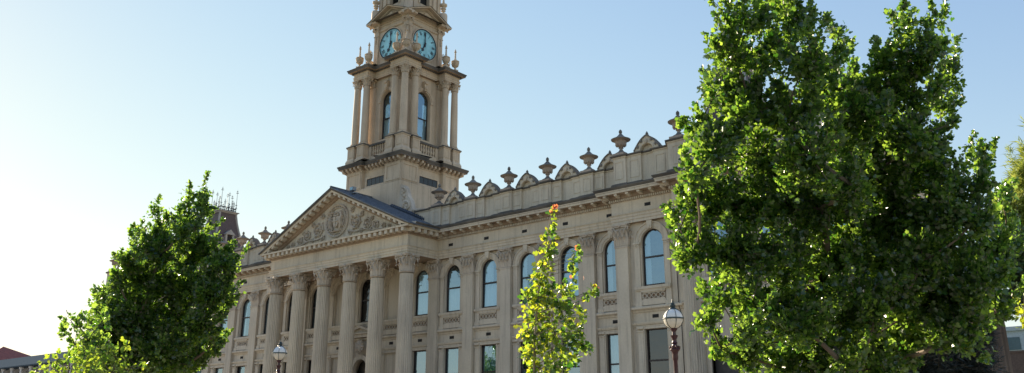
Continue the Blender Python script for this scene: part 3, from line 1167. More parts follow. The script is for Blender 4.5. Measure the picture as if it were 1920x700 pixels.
def gablet_mesh():
    b = MB()
    N = 10
    inn = [(0.44 * math.cos(PI * i / (2 * N)), 0.0 + 0.42 * math.sin(PI * i / (2 * N))) for i in range(N + 1)]
    out = []
    for i in range(N + 1):
        t = i / N
        x = 0.88 * (1 - t) ** 1.0
        z = 0.06 + 0.86 * (t ** 1.0) + 0.13 * math.sin(t * PI)
        if t > 0.75:
            z = z - 0.0
        out.append((x, z))
    for s in (-1, 1):
        for i in range(N):
            q = [(s * inn[i][0], inn[i][1]), (s * out[i][0], out[i][1]), (s * out[i + 1][0], out[i + 1][1]), (s * inn[i + 1][0], inn[i + 1][1])]
            b.prism(q if s == 1 else q[::-1], -0.02, 0.42)
        # raised arch ring and coping
        b.tube([(s * (x + 0.05), -0.02, z + 0.04) for x, z in inn], 0.045, 5)
        for i in range(N):
            x0, z0 = out[i]; x1, z1 = out[i + 1]
            b.prism([(s * x0, z0), (s * x1, z1), (s * x1, z1 + 0.07), (s * (x0 + 0.03), z0 + 0.07)][::-s], -0.09, 0.48, 1)
        b.blob((s * 0.88, 0.1, 0.1), (0.11, 0.14, 0.1), 1, seg=7, rings=5)
        b.blob((s * 0.62, -0.06, 0.3), (0.09, 0.06, 0.1), 1, seg=6, rings=4, jit=0.2)
        b.blob((s * 0.36, -0.06, 0.62), (0.09, 0.06, 0.1), 1, seg=6, rings=4, jit=0.2)
    b.prism([(-0.42, 0), (0.42, 0), (0.3, 0.3), (0, 0.42), (-0.3, 0.3)], 0.2, 0.4)
    b.blob((0, -0.08, 0.56), (0.13, 0.08, 0.16), 0, seg=7, rings=5, jit=0.2)
    b.lathe([(0.12, 0.94), (0.14, 0.99), (0.06, 1.03), (0.1, 1.08), (0.07, 1.14), (0.01, 1.24)], 0, 0.1, 8, 1)
    return b


gab0 = None


def gablet(x, y, z):
    global gab0
    if gab0 is None:
        gab0 = gablet_mesh().build('gablet', [STONE, LID], hall, loc=(x, y, z))
    else:
        copy_part(gab0, hall, (x, y, z))


for s in (1, -1):
    peds = [7.5 + 3.4 * k for k in range(5)]
    gabs = [9.2 + 3.4 * k for k in range(5)]
    YP = D + 0.2
    par = MB()
    def mir(p):
        return p if s == 1 else [(-x, y) for x, y in reversed(p)]
    parapet(par, mir(parapet_path(5.2, 23.6, YP, peds, gabs)), CAPW)
    for k in range(5):
        px, gx = s * peds[k], s * gabs[k]
        panel(par, px - 0.3, px + 0.3, PZ + 0.55, CAPW - 0.38, YP - 0.13)
        a, c = gabs[k] - 1.2, gabs[k] - 0.5
        for q in ((a + 0.08, c - 0.04), (gabs[k] + 0.5 + 0.04, gabs[k] + 1.2 - 0.08)):
            aa, cc = sorted((s * q[0], s * q[1]))
            panel(par, aa, cc, PZ + 0.6, CAPW - 0.4, YP)
        urn(px, YP + 0.2, CAPW + 0.03)
        if k < 5:
            gablet(gx, YP + 0.02, CAPW)
    # pavilion
    YE = E + 0.2
    YG = G + 0.25
    p = parapet_path(23.72, 27.55, YE, [24.1], [26.06])
    p = [(23.72, 8.0)] + p
    pg = parapet_path(27.95, 39.75, YG, [28.55, 32.03, 35.27, 38.75], [30.4, 33.65, 36.9], 0.6)
    p = p + pg + [(39.75, 8.8)]
    parapet(par, mir(p), CAPE)
    for x, yy in ((24.1, YE), (28.55, YG), (32.03, YG), (35.27, YG), (38.75, YG)):
        urn(s * x, yy + 0.22, CAPE + 0.03)
        panel(par, s * x - 0.3, s * x + 0.3, PZ + 0.6, CAPE - 0.4, yy - 0.13)
    urn(s * 24.1, 4.9, CAPE - 0.25)
    for x, yy in ((26.06, YE), (30.4, YG), (33.65, YG), (36.9, YG)):
        gablet(s * x, yy + 0.02, CAPE)
        for q in ((x - 1.25, x - 0.58), (x + 0.58, x + 1.25)):
            aa, cc = sorted((s * q[0], s * q[1]))
            panel(par, aa, cc, PZ + 0.6, CAPE - 0.42, yy)
    par.build('parapet', [STONE, WEATH], hall)

# carved scroll buttress where the wing parapet meets the tower
for s in (-1, 1):
    b = MB()
    pts = [(s * 3.3, 16.2), (s * 6.3, 16.2), (s * 6.3, 17.95), (s * 5.7, 17.98), (s * 5.0, 18.0), (s * 4.7, 18.45), (s * 4.55, 19.0), (s * 4.25, 19.35), (s * 4.05, 19.9), (s * 3.8, 20.3), (s * 3.45, 20.45), (s * 3.3, 20.3)]
    b.prism(pts if s == 1 else pts[::-1], 2.95, 3.35)
    volute(b, (s * 4.15, 2.93, 18.6), (s, 0, 0), None, 0.42)
    volute(b, (s * 3.75, 2.93, 19.9), (s, 0, 0), None, 0.26)
    for k in range(9):
        b.blob((s * (3.5 + 0.06 * k + 0.12 * (k % 2)), 2.9, 20.1 - 0.22 * k), (0.14, 0.09, 0.13), seg=6, rings=4, jit=0.25)
    for k in range(8):
        b.blob((s * (4.8 + 0.17 * k), 2.95, 18.15 - 0.02 * k), (0.13, 0.13, 0.12), seg=6, rings=4, jit=0.25)
    b.build('scroll_buttress', [CARVE], hall, smooth=True)

# --- mansard roofs on the end pavilions
for s in (-1, 1):
    b = MB()
    cx, cy = s * 29.45, 7.95
    hb, ht_, z0, z1 = 2.35, 0.95, 18.6, 24.15
    N = 6
    ring_ = []
    for k in range(N + 1):
        t = k / N
        h = ht_ + (hb - ht_) * (1 - t) ** 1.35
        ring_.append((h, z0 + (z1 - z0) * t))
    for (h0, za), (h1, zb) in zip(ring_[:-1], ring_[1:]):
        for a in range(4):
            n = len(b.v)
            b.quad([(-h0, -h0, za), (h0, -h0, za), (h1, -h1, zb), (-h1, -h1, zb)])
            b.turn(n, a * PI / 2, 0, 0)
    b.box(-2.5, 2.5, -2.5, 2.5, 16.5, 18.6)
    for k in range(len(b.v)):
        x, y, z = b.v[k]
        b.v[k] = (x + cx, y + cy, z)
    m_ = b.build('mansard_roof', [SLATE], hall)
    b = MB()
    for a in range(4):
        sx, sy = ((1, 1), (1, -1), (-1, 1), (-1, -1))[a]
        b.tube([(cx + sx * h, cy + sy * h, z) for h, z in ring_], 0.12, 6)
    b.sweep([(-0.3, z1), (0.1, z1), (0.12, z1 + 0.08), (0.24, z1 + 0.14), (0.24, z1 + 0.22), (-0.3, z1 + 0.24)], [(cx - 0.95, cy - 0.95), (cx + 0.95, cy - 0.95), (cx + 0.95, cy + 0.95), (cx - 0.95, cy + 0.95)], closed=True)
    b.box(cx - 0.95, cx + 0.95, cy - 0.95, cy + 0.95, z1, z1 + 0.2)
    b.build('lead_trim', [LEAD], m_)
    b = MB()
    for a in range(4):
        n = len(b.v)
        b.box(-0.5, 0.5, -1.82, -1.0, 20.9, 21.0)
        b.box(-0.5, -0.3, -1.72, -1.0, 21.0, 21.75); b.box(0.3, 0.5, -1.72, -1.0, 21.0, 21.75)
        b.box(-0.3, 0.3, -1.62, -1.0, 21.0, 21.6, 1)
        b.prism([(-0.62, 21.75), (0.62, 21.75), (0, 22.3)], -1.8, -0.9)
        b.turn(n, a * PI / 2, 0, 0)
    b.v = [(x + cx, y + cy, z) for x, y, z in b.v]
    b.build('dormer', [LEAD, DARKIN], m_)
    b = MB()
    zt = z1 + 0.24
    for a in range(4):
        for q in range(4):
            t = -0.9 + 1.8 * q / 4
            n = len(b.v)
            hgt = 2.5 if q == 0 else (1.3 if q != 2 else 2.1)
            b.tube([(t, -0.9, zt), (t, -0.9, zt + hgt)], [0.035, 0.012], 5)
            for zz, wq in ((0.45, 0.16), (0.8, 0.12), (hgt - 0.35, 0.15), (hgt - 0.18, 0.09)):
                b.tube([(t - wq, -0.9, zt + zz), (t + wq, -0.9, zt + zz)], 0.022, 4)
                b.tube([(t, -0.9 - wq, zt + zz), (t, -0.9 + wq, zt + zz)], 0.022, 4)
            b.blob((t, -0.9, zt + 0.6), 0.06, seg=5, rings=4)
            b.turn(n, a * PI / 2, 0, 0)
        n = len(b.v)
        b.tube([(-0.9, -0.9, zt + 0.1), (0.9, -0.9, zt + 0.1)], 0.025, 4)
        b.tube([(-0.9, -0.9, zt + 0.38), (0.9, -0.9, zt + 0.38)], 0.025, 4)
        for q in range(6):
            ring(b, -0.75 + 0.3 * q, zt + 0.24, 0.12, -0.9, 0.015)
        b.turn(n, a * PI / 2, 0, 0)
    b.v = [(x + cx, y + cy, z) for x, y, z in b.v]
    b.build('iron_cresting', [IRON], m_)

# low brown screen wall with fluted piers at the right corner
b = MB()
BROWN = stone('brown_stone', (0.20, 0.15, 0.12), (0.29, 0.22, 0.175), amount=0.4)
b.box(39.9, 43.2, 2.4, 3.2, 0, 8.3)
b.box(39.9, 43.95, 2.1, 3.3, 8.3, 8.7)
for x in (42.6, 43.4):
    b.lathe([(0.36, 0), (0.35, 8.3)], x, 2.6, 96, flute=(12, 0.16))
b.build('screen_wall', [BROWN], hall)

# conduit on the right pavilion wall
b = MB()
b.tube([(27.62, WE - 0.03, 13.9), (27.62, WE - 0.03, 9.0), (27.72, WE - 0.2, 8.75), (27.72, WE - 0.03, 8.4), (27.72, WE - 0.03, 1)], 0.02, 6)
b.build('conduit', [FRAME], hall)

# ------------------------------------------------------------------ clock tower (all parts of the hall)
TX, TY = 0.0, 6.27


def rpath(h, i, m):
    """square plan with corner blocks h wide-out, from i outward, and middles at m"""
    q = [(-i, -m), (i, -m), (i, -h), (h, -h), (h, -i), (m, -i)]
    pts = []
    base = [(i, -m), (i, -h), (h, -h), (h, -i), (m, -i)]
    for a in range(4):
        ca, sa = round(math.cos(a * PI / 2)), round(math.sin(a * PI / 2))
        for x, y in base:
            pts.append((TX + x * ca - y * sa, TY + x * sa + y * ca))
    return pts


def sq(h):
    return [(TX - h, TY - h), (TX + h, TY - h), (TX + h, TY + h), (TX - h, TY + h)]


def four(b, fn):
    """build on the front face (y = TY - something) and repeat on all four"""
    for a in range(4):
        n = len(b.v)
        fn(b, a)
        b.turn(n, a * PI / 2, TX, TY)


tb = MB()
tb.sweep([(0, 15), (0, 20.86), (-0.06, 20.93), (-2, 20.93)], sq(3.285), closed=True)
tb.sweep([(0, 20.9), (0, 22.42)], rpath(3.285, 1.4, 2.95), closed=True)


def base_face(b, a):
    for s in (-1, 1):
        x0, x1 = sorted((TX + s * 1.5, TX + s * 3.2))
        panel(b, x0, x1, 21.0, 22.4, TY - 3.285, 0.17, 0.05)
    panel(b, TX - 1.2, TX + 1.2, 20.95, 21.9, TY - 2.95, 0.17, 0.09)


four(tb, base_face)
kp = [(0, 22.36), (0.05, 22.40), (0.06, 22.52), (0.12, 22.56), (0.14, 22.76), (0.50, 22.78), (0.52, 22.90), (0.55, 22.93), (0.60, 23.04), (0.60, 23.10), (0.1, 23.22), (-2.5, 23.22)]
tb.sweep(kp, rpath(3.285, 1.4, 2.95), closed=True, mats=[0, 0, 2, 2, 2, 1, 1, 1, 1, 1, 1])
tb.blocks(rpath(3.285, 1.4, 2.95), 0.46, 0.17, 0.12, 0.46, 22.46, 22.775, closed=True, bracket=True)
tb.build('tower_base', [TOWER, WEATH, GRIMESHADE], hall)
b = MB()


def low_win(b, a):
    b.box(TX - 1.03, TX + 1.03, TY - 2.985, TY - 2.955, 21.12, 21.73, 1)
    for x in (-0.5, 0, 0.5):
        b.box(TX + x - 0.02, TX + x + 0.02, TY - 3.0, TY - 2.985, 21.12, 21.73, 0)
    b.box(TX - 1.03, TX + 1.03, TY - 3.0, TY - 2.985, 21.12, 21.17, 0)
    b.box(TX - 1.03, TX + 1.03, TY - 3.0, TY - 2.985, 21.68, 21.73, 0)


gm = MB()
gm.box(-1.03, 1.03, 0, 0.03, -0.3, 0.3, 1)
for x in (-0.5, 0, 0.5):
    gm.box(x - 0.02, x + 0.02, -0.015, 0, -0.3, 0.3)
gm.box(-1.03, 1.03, -0.016, -0.001, -0.3, -0.25); gm.box(-1.03, 1.03, -0.016, -0.001, 0.25, 0.3)
darkg = plain('dark_pane', (0.015, 0.017, 0.02), 0.15)
lw0 = gm.mesh('low_window', [FRAME, darkg])
for a in range(4):
    p = Vector((0, -2.985))
    ca, sa = math.cos(a * PI / 2), math.sin(a * PI / 2)
    link('low_window', lw0, hall, (TX - p.y * sa, TY + p.y * ca, 21.42), a * PI / 2)

# pedestal stage
tp = MB()
A_, S_ = 2.92, 1.157
colpos = []
for sx in (-1, 1):
    for sy in (-1, 1):
        colpos += [(sx * A_, sy * A_), (sx * (A_ - S_), sy * A_), (sx * A_, sy * (A_ - S_))]
for x, y in colpos:
    x, y = TX + x, TY + y
    tp.box(x - 0.50, x + 0.50, y - 0.50, y + 0.50, 23.2, 23.5)
    tp.box(x - 0.50, x + 0.50, y - 0.50, y + 0.50, 23.5, 23.72, 0, top=0.09)
    tp.box(x - 0.40, x + 0.40, y - 0.40, y + 0.40, 23.72, 24.68)
    tp.box(x - 0.46, x + 0.46, y - 0.46, y + 0.46, 24.66, 24.74)
    tp.box(x - 0.50, x + 0.50, y - 0.50, y + 0.50, 24.74, 24.84, 1)
    for a in range(4):
        n = len(tp.v)
        panel(tp, x - 0.28, x + 0.28, 23.85, 24.55, y - 0.40, 0.05, 0.025)
        tp.turn(n, a * PI / 2, x, y)
tp.sweep([(0, 23.2), (0, 24.7), (-1, 24.7)], sq(2.14), closed=True)
tp.build('tower_pedestals', [TOWER, WEATH], hall)
b = MB()
b.box(-1.3, 1.3, -0.16, 0.16, 23.2, 23.75)
b.box(-1.3, 1.3, -0.17, 0.17, 24.62, 24.80, 1)
b.box(-1.3, -1.0, -0.13, 0.13, 23.75, 24.62); b.box(1.0, 1.3, -0.13, 0.13, 23.75, 24.62)
for k in range(7):
    b.lathe([(0.09, 23.75), (0.1, 23.85), (0.05, 23.92), (0.12, 24.12), (0.05, 24.38), (0.1, 24.5), (0.1, 24.62)], (k - 3) * 0.28, 0, 8)
bal_me = b.mesh('balustrade', [TOWER, WEATH], True)
for a in range(4):
    link('balustrade', bal_me, hall, (TX + 2.62 * math.sin(a * PI / 2), TY - 2.62 * math.cos(a * PI / 2), 0), a * PI / 2)

# shaft with arched windows
ts = MB()


def shaft_face(b, a):
    n0 = len(b.v)
    wall(b, TX - 2.1, TX + 2.1, 24.7, 31.0, TY - 2.1, [(TX, 0.77, 25.2, 28.72, True)], reveal=0.3)
    arc_band(b, TX, 28.72, 0.79, 0.9, TY - 2.19, TY - 2.1)
    arc_band(b, TX, 28.72, 0.9, 1.04, TY - 2.24, TY - 2.1)
    for s in (-1, 1):
        x0, x1 = sorted((TX + s * 0.79, TX + s * 1.0))
        b.box(x0, x1, TY - 2.19, TY - 2.1, 25.1, 28.55)
        b.box(x0 - 0.03, x1 + 0.03, TY - 2.26, TY - 2.1, 28.55, 28.72)
        x0, x1 = sorted((TX + s * 1.46, TX + s * 2.04))
        b.box(x0, x1, TY - 2.32, TY - 2.1, 24.9, 30.1)
        b.box(x0 - 0.05, x1 + 0.05, TY - 2.38, TY - 2.1, 24.84, 25.1)
        b.box(x0 - 0.02, x1 + 0.02, TY - 2.36, TY - 2.1, 30.14, 30.2)
        for q in range(3):
            acanthus(b, (x0 + 0.1 + q * 0.19, TY - 2.32, 30.2), (0, -1, 0), (1, 0, 0), 0.45, 0.2, 0.12)
        b.box(x0 - 0.07, x1 + 0.07, TY - 2.4, TY - 2.1, 30.68, 30.8)
    # console keystone
    b.prism([(TX - 0.13, 29.5), (TX + 0.13, 29.5), (TX + 0.2, 30.35), (TX - 0.2, 30.35)], TY - 2.42, TY - 2.1)
    b.blob((TX, TY - 2.42, 29.72), (0.13, 0.1, 0.16), seg=7, rings=5)
    b.blob((TX, TY - 2.46, 30.2), (0.2, 0.1, 0.13), seg=7, rings=5)
    b.box(TX - 1.0, TX + 1.0, TY - 2.3, TY - 2.1, 25.0, 25.18)


four(ts, shaft_face)
ts.build('tower_shaft', [TOWER], hall)
TW = None
for a in range(4):
    loc = (TX + 2.0 * math.sin(a * PI / 2), TY - 2.0 * math.cos(a * PI / 2), 25.2)
    place_window(('t',), True, 0.77, 28.72 - 25.2, GLASS, 'half', 1.95, loc, a * PI / 2)
ti = MB()
ti.box(TX - 1.0, TX + 1.0, TY - 1.0, TY + 1.0, 24.8, 31)
ti.build('tower_core', [DARKIN], hall)
# tower columns
b = MB()
b.lathe([(0.315, 25.1), (0.312, 26.6), (0.30, 28.2), (0.27, 30.08)], seg=20)
tc = b.build('tower_column', [TOWER], hall, smooth=True, loc=(TX + colpos[0][0], TY + colpos[0][1], 0))
round_capital(0.27, 0.66).build('capital', [TOWER], tc, smooth=True).location = (0, 0, 30.14)
attic_base(0.31, 24.84).build('base', [TOWER], tc, smooth=True)
for x, y in colpos[1:]:
    copy_part(tc, hall, (TX + x, TY + y, 0))
# tower entablature
b = MB()
rp2 = rpath(3.2, 1.43, 2.38)
ep = [(-1.2, 30.8), (0, 30.8), (0, 30.92), (0.03, 30.925), (0.03, 31.05), (0.08, 31.1), (0, 31.12), (0, 31.36), (0.06, 31.40), (0.07, 31.50), (0.38, 31.53), (0.39, 31.62), (0.46, 31.72), (0.46, 31.77), (0.0, 31.9), (-1.6, 31.9)]
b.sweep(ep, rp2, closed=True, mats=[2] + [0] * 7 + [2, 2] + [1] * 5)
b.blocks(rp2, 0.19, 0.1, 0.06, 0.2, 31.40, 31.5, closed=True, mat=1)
b.build('tower_entablature', [TOWER, WEATH, GRIMESHADE], hall)
# tall handled urns
b = MB()
b.box(-0.27, 0.27, -0.27, 0.27, 0, 0.28)
b.lathe([(0.24, 0.28), (0.2, 0.36), (0.08, 0.44), (0.08, 0.54), (0.2, 0.66), (0.32, 0.86), (0.35, 1.0), (0.28, 1.08), (0.36, 1.13), (0.34, 1.18), (0.2, 1.24), (0.1, 1.34), (0.075, 1.5), (0.065, 1.95), (0.05, 2.0), (0.12, 2.04), (0.06, 2.1), (0.09, 2.16), (0.04, 2.26), (0.01, 2.36)], seg=14)
for s in (-1, 1):
    b.tube([(s * 0.3, 0, 0.82), (s * 0.46, 0, 0.98), (s * 0.47, 0, 1.2), (s * 0.36, 0, 1.34), (s * 0.24, 0, 1.26), (s * 0.28, 0, 1.14)], 0.035, 6)
for k in range(9):
    aa = 2 * PI * k / 9
    b.blob((0.25 * math.cos(aa), 0.25 * math.sin(aa), 0.8), (0.06, 0.06, 0.13), seg=5, rings=4)
tu_me = b.mesh('handled_urn', [TOWER], True)
for x, y in colpos:
    link('handled_urn', tu_me, hall, (TX + x, TY + y, 31.86), math.atan2(-y, -x) * 0 + (0 if abs(x) < abs(y) else PI / 2 if abs(x) > abs(y) else PI / 4 * (-1 if x * y > 0 else 1)))
# clock stage
b = MB()
b.sweep([(0.35, 31.88), (0.35, 32.1), (0.22, 32.2), (0.12, 32.22), (0.0, 32.35), (0, 36.9), (-1, 36.9)], sq(1.97), closed=True)


def clock_face_stone(b, a):
    arc_band(b, TX, 33.86, 1.40, 1.50, TY - 2.09, TY - 1.97, 0, 2 * PI, 40)
    for s in (-1, 1):
        x0, x1 = sorted((TX + s * 1.58, TX + s * 2.092))
        b.box(x0, x1, TY - 2.1, TY - 1.9, 32.2, 35.0)
        b.box(x0 - 0.04, x1 + 0.04, TY - 2.15, TY - 1.9, 35.0, 35.07)
        for q in range(3):
            acanthus(b, (x0 + 0.09 + q * 0.17, TY - 2.1, 35.07), (0, -1, 0), (1, 0, 0), 0.5, 0.2, 0.14)
        volute(b, (TX + s * 1.56, TY - 2.2, 35.62), (s * -1, 0, 0), None, 0.14)
        volute(b, (TX + s * 2.12, TY - 2.22, 35.62), (s, 0, 0), None, 0.15)
        b.box(x0 - 0.1, x1 + 0.1, TY - 2.25, TY - 1.9, 35.76, 35.86)
        b.box(x0, x1 - 0.001 * s, TY - 2.085, TY - 1.9, 35.07, 35.76)
        # festoon pendant
        for q in range(5):
            b.blob((TX + s * 1.85, TY - 2.14, 34.9 - 0.13 * q), (0.1 - 0.012 * q, 0.07, 0.09), seg=6, rings=4, jit=0.2)
    b.box(TX - 1.5, TX + 1.5, TY - 2.06, TY - 1.9, 35.36, 35.42)
    b.box(TX - 1.5, TX + 1.5, TY - 2.10, TY - 1.9, 35.42, 35.50)
    b.box(TX - 1.5, TX + 1.5, TY - 2.03, TY - 1.9, 35.86, 35.94)
    # raking pediment
    for s in (-1, 1):
        prof_ = [(0.0, -0.3), (0.1, -0.24), (0.12, -0.14), (0.50, -0.12), (0.52, -0.03), (0.58, 0.0), (-0.3, 0.02)]
        n = len(b.v)
        Lp = len(prof_)
        for xx, zz in ((2.68, 36.22), (0.0, 37.38)):
            for o, h in prof_:
                b.v.append((TX + s * xx, TY - 2.1 - o, zz + h))
        for q in range(Lp - 1):
            f = (n + q, n + Lp + q, n + Lp + q + 1, n + q + 1)
            b.f.append(f if s == -1 else f[::-1])
            b.m.append(1 if q >= 4 else 0)
        b.f.append(tuple(n + q for q in range(Lp))); b.m.append(0)
    b.quad([(TX - 2.68, TY - 2.68, 36.22), (TX, TY - 2.68, 37.38), (TX, TY, 37.38), (TX - 2.68, TY, 36.22)], 1)
    b.quad([(TX, TY - 2.68, 37.38), (TX + 2.68, TY - 2.68, 36.22), (TX + 2.68, TY, 36.22), (TX, TY, 37.38)], 1)
    b.prism([(TX - 2.2, 36.1), (TX + 2.2, 36.1), (TX + 2.2, 36.2), (TX, 37.15), (TX - 2.2, 36.2)], TY - 2.05, TY - 1.9)
    b.blob((TX, TY - 2.1, 36.7), (0.25, 0.1, 0.2), seg=7, rings=5, jit=0.2)


four(b, clock_face_stone)
# corner cornice returns (the horizontal cornice stays open in the middle)
for a in range(4):
    n = len(b.v)
    cor = [(TX + 1.45, TY - 2.1), (TX + 2.1, TY - 2.1), (TX + 2.1, TY - 1.45)]
    b.sweep([(-0.4, 35.86), (0.0, 35.86), (0.02, 35.96), (0.08, 36.0), (0.10, 36.05), (0.5, 36.08), (0.52, 36.15), (0.57, 36.21), (-0.4, 36.3)], cor)
    b.turn(n, a * PI / 2, TX, TY)
b.build('clock_stage', [TOWER, WEATH], hall)


def clock_mesh():
    """dial in the x,z plane facing -y"""
    d = MB()
    n = 48
    d.prism([(1.38 * math.cos(2 * PI * k / n), 1.38 * math.sin(2 * PI * k / n)) for k in range(n)], -0.05, 0.0)
    rim = MB()
    arc_band(rim, 0, 0, 1.33, 1.42, -0.1, 0.0, 0, 2 * PI, 48)
    arc_band(rim, 0, 0, 1.2, 1.215, -0.056, -0.052, 0, 2 * PI, 48)
    for k in range(60):
        a = 2 * PI * k / 60
        r0 = 1.215 if k % 5 else 1.18
        w2 = 0.008 if k % 5 else 0.02
        p = Vector((math.sin(a), math.cos(a)))
        t = Vector((p.y, -p.x))
        q = [p * r0 - t * w2, p * r0 + t * w2, p * 1.33 + t * w2, p * 1.33 - t * w2]
        rim.quad([(v.x, -0.056, v.y) for v in q][::-1])
    nums = rim
    rom = ['XII', 'I', 'II', 'III', 'IIII', 'V', 'VI', 'VII', 'VIII', 'IX', 'X', 'XI']
    H = 0.27

    def stroke(x0, z0, x1, z1, w2, T):
        d_ = Vector((x1 - x0, z1 - z0)).normalized()
        t = Vector((d_.y, -d_.x)) * w2
        q = [Vector((x0, z0)) - t, Vector((x0, z0)) + t, Vector((x1, z1)) + t, Vector((x1, z1)) - t]
        nums.quad([T(v) for v in q])
    for k, txt in enumerate(rom):
        a = 2 * PI * k / 12
        rad = Vector((math.sin(a), math.cos(a)))
        tg = Vector((rad.y, -rad.x))
        wd = {'I': 0.075, 'V': 0.15, 'X': 0.15}
        tot = sum(wd[ch] for ch in txt)
        x = -tot / 2

        def T(v):
            p = rad * (0.88 + v.y) + tg * v.x
            return (p.x, -0.057, p.y)
        for ch in txt:
            c = x + wd[ch] / 2
            if ch == 'I':
                stroke(c, 0, c, H, 0.026, T)
            elif ch == 'V':
                stroke(c - 0.06, H, c, 0, 0.032, T); stroke(c + 0.06, H, c, 0, 0.012, T)
            else:
                stroke(c - 0.06, H, c + 0.06, 0, 0.032, T); stroke(c + 0.06, H, c - 0.06, 0, 0.012, T)
            x += wd[ch]
        stroke(-tot / 2, H, tot / 2, H, 0.008, T)
        stroke(-tot / 2, 0, tot / 2, 0, 0.008, T)

    def hand(ln, wid, ang, y, spade):
        h = MB()
        p = Vector((math.sin(ang), math.cos(ang)))
        t = Vector((p.y, -p.x))
        out = [(-0.25, wid), (ln * 0.55, wid * 0.6)]
        out += [(ln * 0.66, wid * 2.4), (ln * 0.78, wid * 1.6)] if spade else [(ln * 0.75, wid * 1.3)]
        out += [(ln, 0.005)]
        pts = [p * a_ + t * b_ for a_, b_ in out] + [p * a_ - t * b_ for a_, b_ in reversed(out)]
        h.prism([(v.x, v.y) for v in pts][::-1], y, y + 0.02)
        h.prism([(0.1 * math.cos(2 * PI * k / 12), 0.1 * math.sin(2 * PI * k / 12)) for k in range(12)], y - 0.01, y + 0.02)
        return h
    return d, rim, nums, hand(0.80, 0.075, R(205), -0.10, True), hand(1.18, 0.055, R(0), -0.14, False)


d_, rim_, nums_, hh_, mh_ = clock_mesh()
cf = d_.build('clock_face', [DIAL], hall, loc=(TX, TY - 1.99, 33.86))
for nm, m__ in (('dial_markings', rim_), ('hour_hand', hh_), ('minute_hand', mh_)):
    m__.build(nm, [DIALINK], cf)
for a in (1, 2, 3):
    copy_part(cf, hall, (TX + 1.99 * math.sin(a * PI / 2), TY - 1.99 * math.cos(a * PI / 2), 33.86), a * PI / 2)
# corner drums and bulbs
b = MB()
b.lathe([(0.45, 36.1), (0.44, 36.3), (0.37, 36.4), (0.37, 37.4), (0.32, 37.55), (0.12, 37.66)], seg=16)
b.lathe([(0.08, 37.64), (0.08, 37.75), (0.22, 37.84), (0.15, 37.95), (0.26, 38.05), (0.17, 38.2), (0.33, 38.35), (0.34, 38.5), (0.12, 38.6), (0.06, 39.2), (0.02, 39.6)], seg=12)
dr = b.mesh('corner_finial', [TOWER], True)
for sx in (-1, 1):
    for sy in (-1, 1):
        link('corner_finial', dr, hall, (TX + sx * 2.1, TY + sy * 2.1, 0))
# belfry stage
b = MB()


def belf(b, a):
    wall(b, TX - 1.82, TX + 1.82, 36.6, 43, TY - 1.82, [(TX, 0.55, 37.75, 41, True)], reveal=0.3)
    for s in (-1, 1):
        x0, x1 = sorted((TX + s * 1.0, TX + s * 1.35))
        b.box(x0, x1, TY - 1.95, TY - 1.82, 37.0, 42.5)
        x0, x1 = sorted((TX + s * 1.55, TX + s * 1.9))
        b.box(x0, x1, TY - 1.95, TY - 1.82, 37.0, 42.5)
        x0, x1 = sorted((TX + s * 0.56, TX + s * 0.7))
        b.box(x0, x1, TY - 1.9, TY - 1.82, 37.7, 41)


four(b, belf)
b.sweep([(0, 42.5), (0.1, 42.7), (0.5, 42.9), (0.55, 43.2), (-0.3, 43.3), (-0.5, 44.5), (-1.2, 46.2), (-1.75, 47)], sq(1.9), closed=True, mats=[0] * 3 + [1] * 4)
b.build('belfry', [TOWER, WEATH], hall)
b = MB()
for k in range(16):
    b.box(TX - 1.5, TX + 1.5, TY - 1.52, TY - 1.42, 37.7 + k * 0.26, 37.72 + k * 0.26)
b.box(TX - 1.4, TX + 1.4, TY - 1.4, TY + 1.4, 36.6, 42.8)
b.build('belfry_louvres', [DARKIN], hall)

# ------------------------------------------------------------------ trees
nrg = np.random.default_rng(11)
LV = np.array([(0, 0, 0), (-0.30, 0.02, 0.05), (-0.52, 0.42, 0.10), (-0.24, 0.55, 0.03), (-0.30, 0.86, 0.06), (0, 1.0, -0.05), (0.30, 0.86, 0.06), (0.24, 0.55, 0.03), (0.52, 0.42, 0.10), (0.30, 0.02, 0.05)])
LF = [(0, 1, 2, 3), (0, 3, 4, 5), (0, 5, 6, 7), (0, 7, 8, 9)]
NV = np.array([(0, 0, 0), (-0.06, 0.3, 0), (0, 1.0, 0), (0.06, 0.3, 0)])
NF = [(0, 1, 2, 3)]


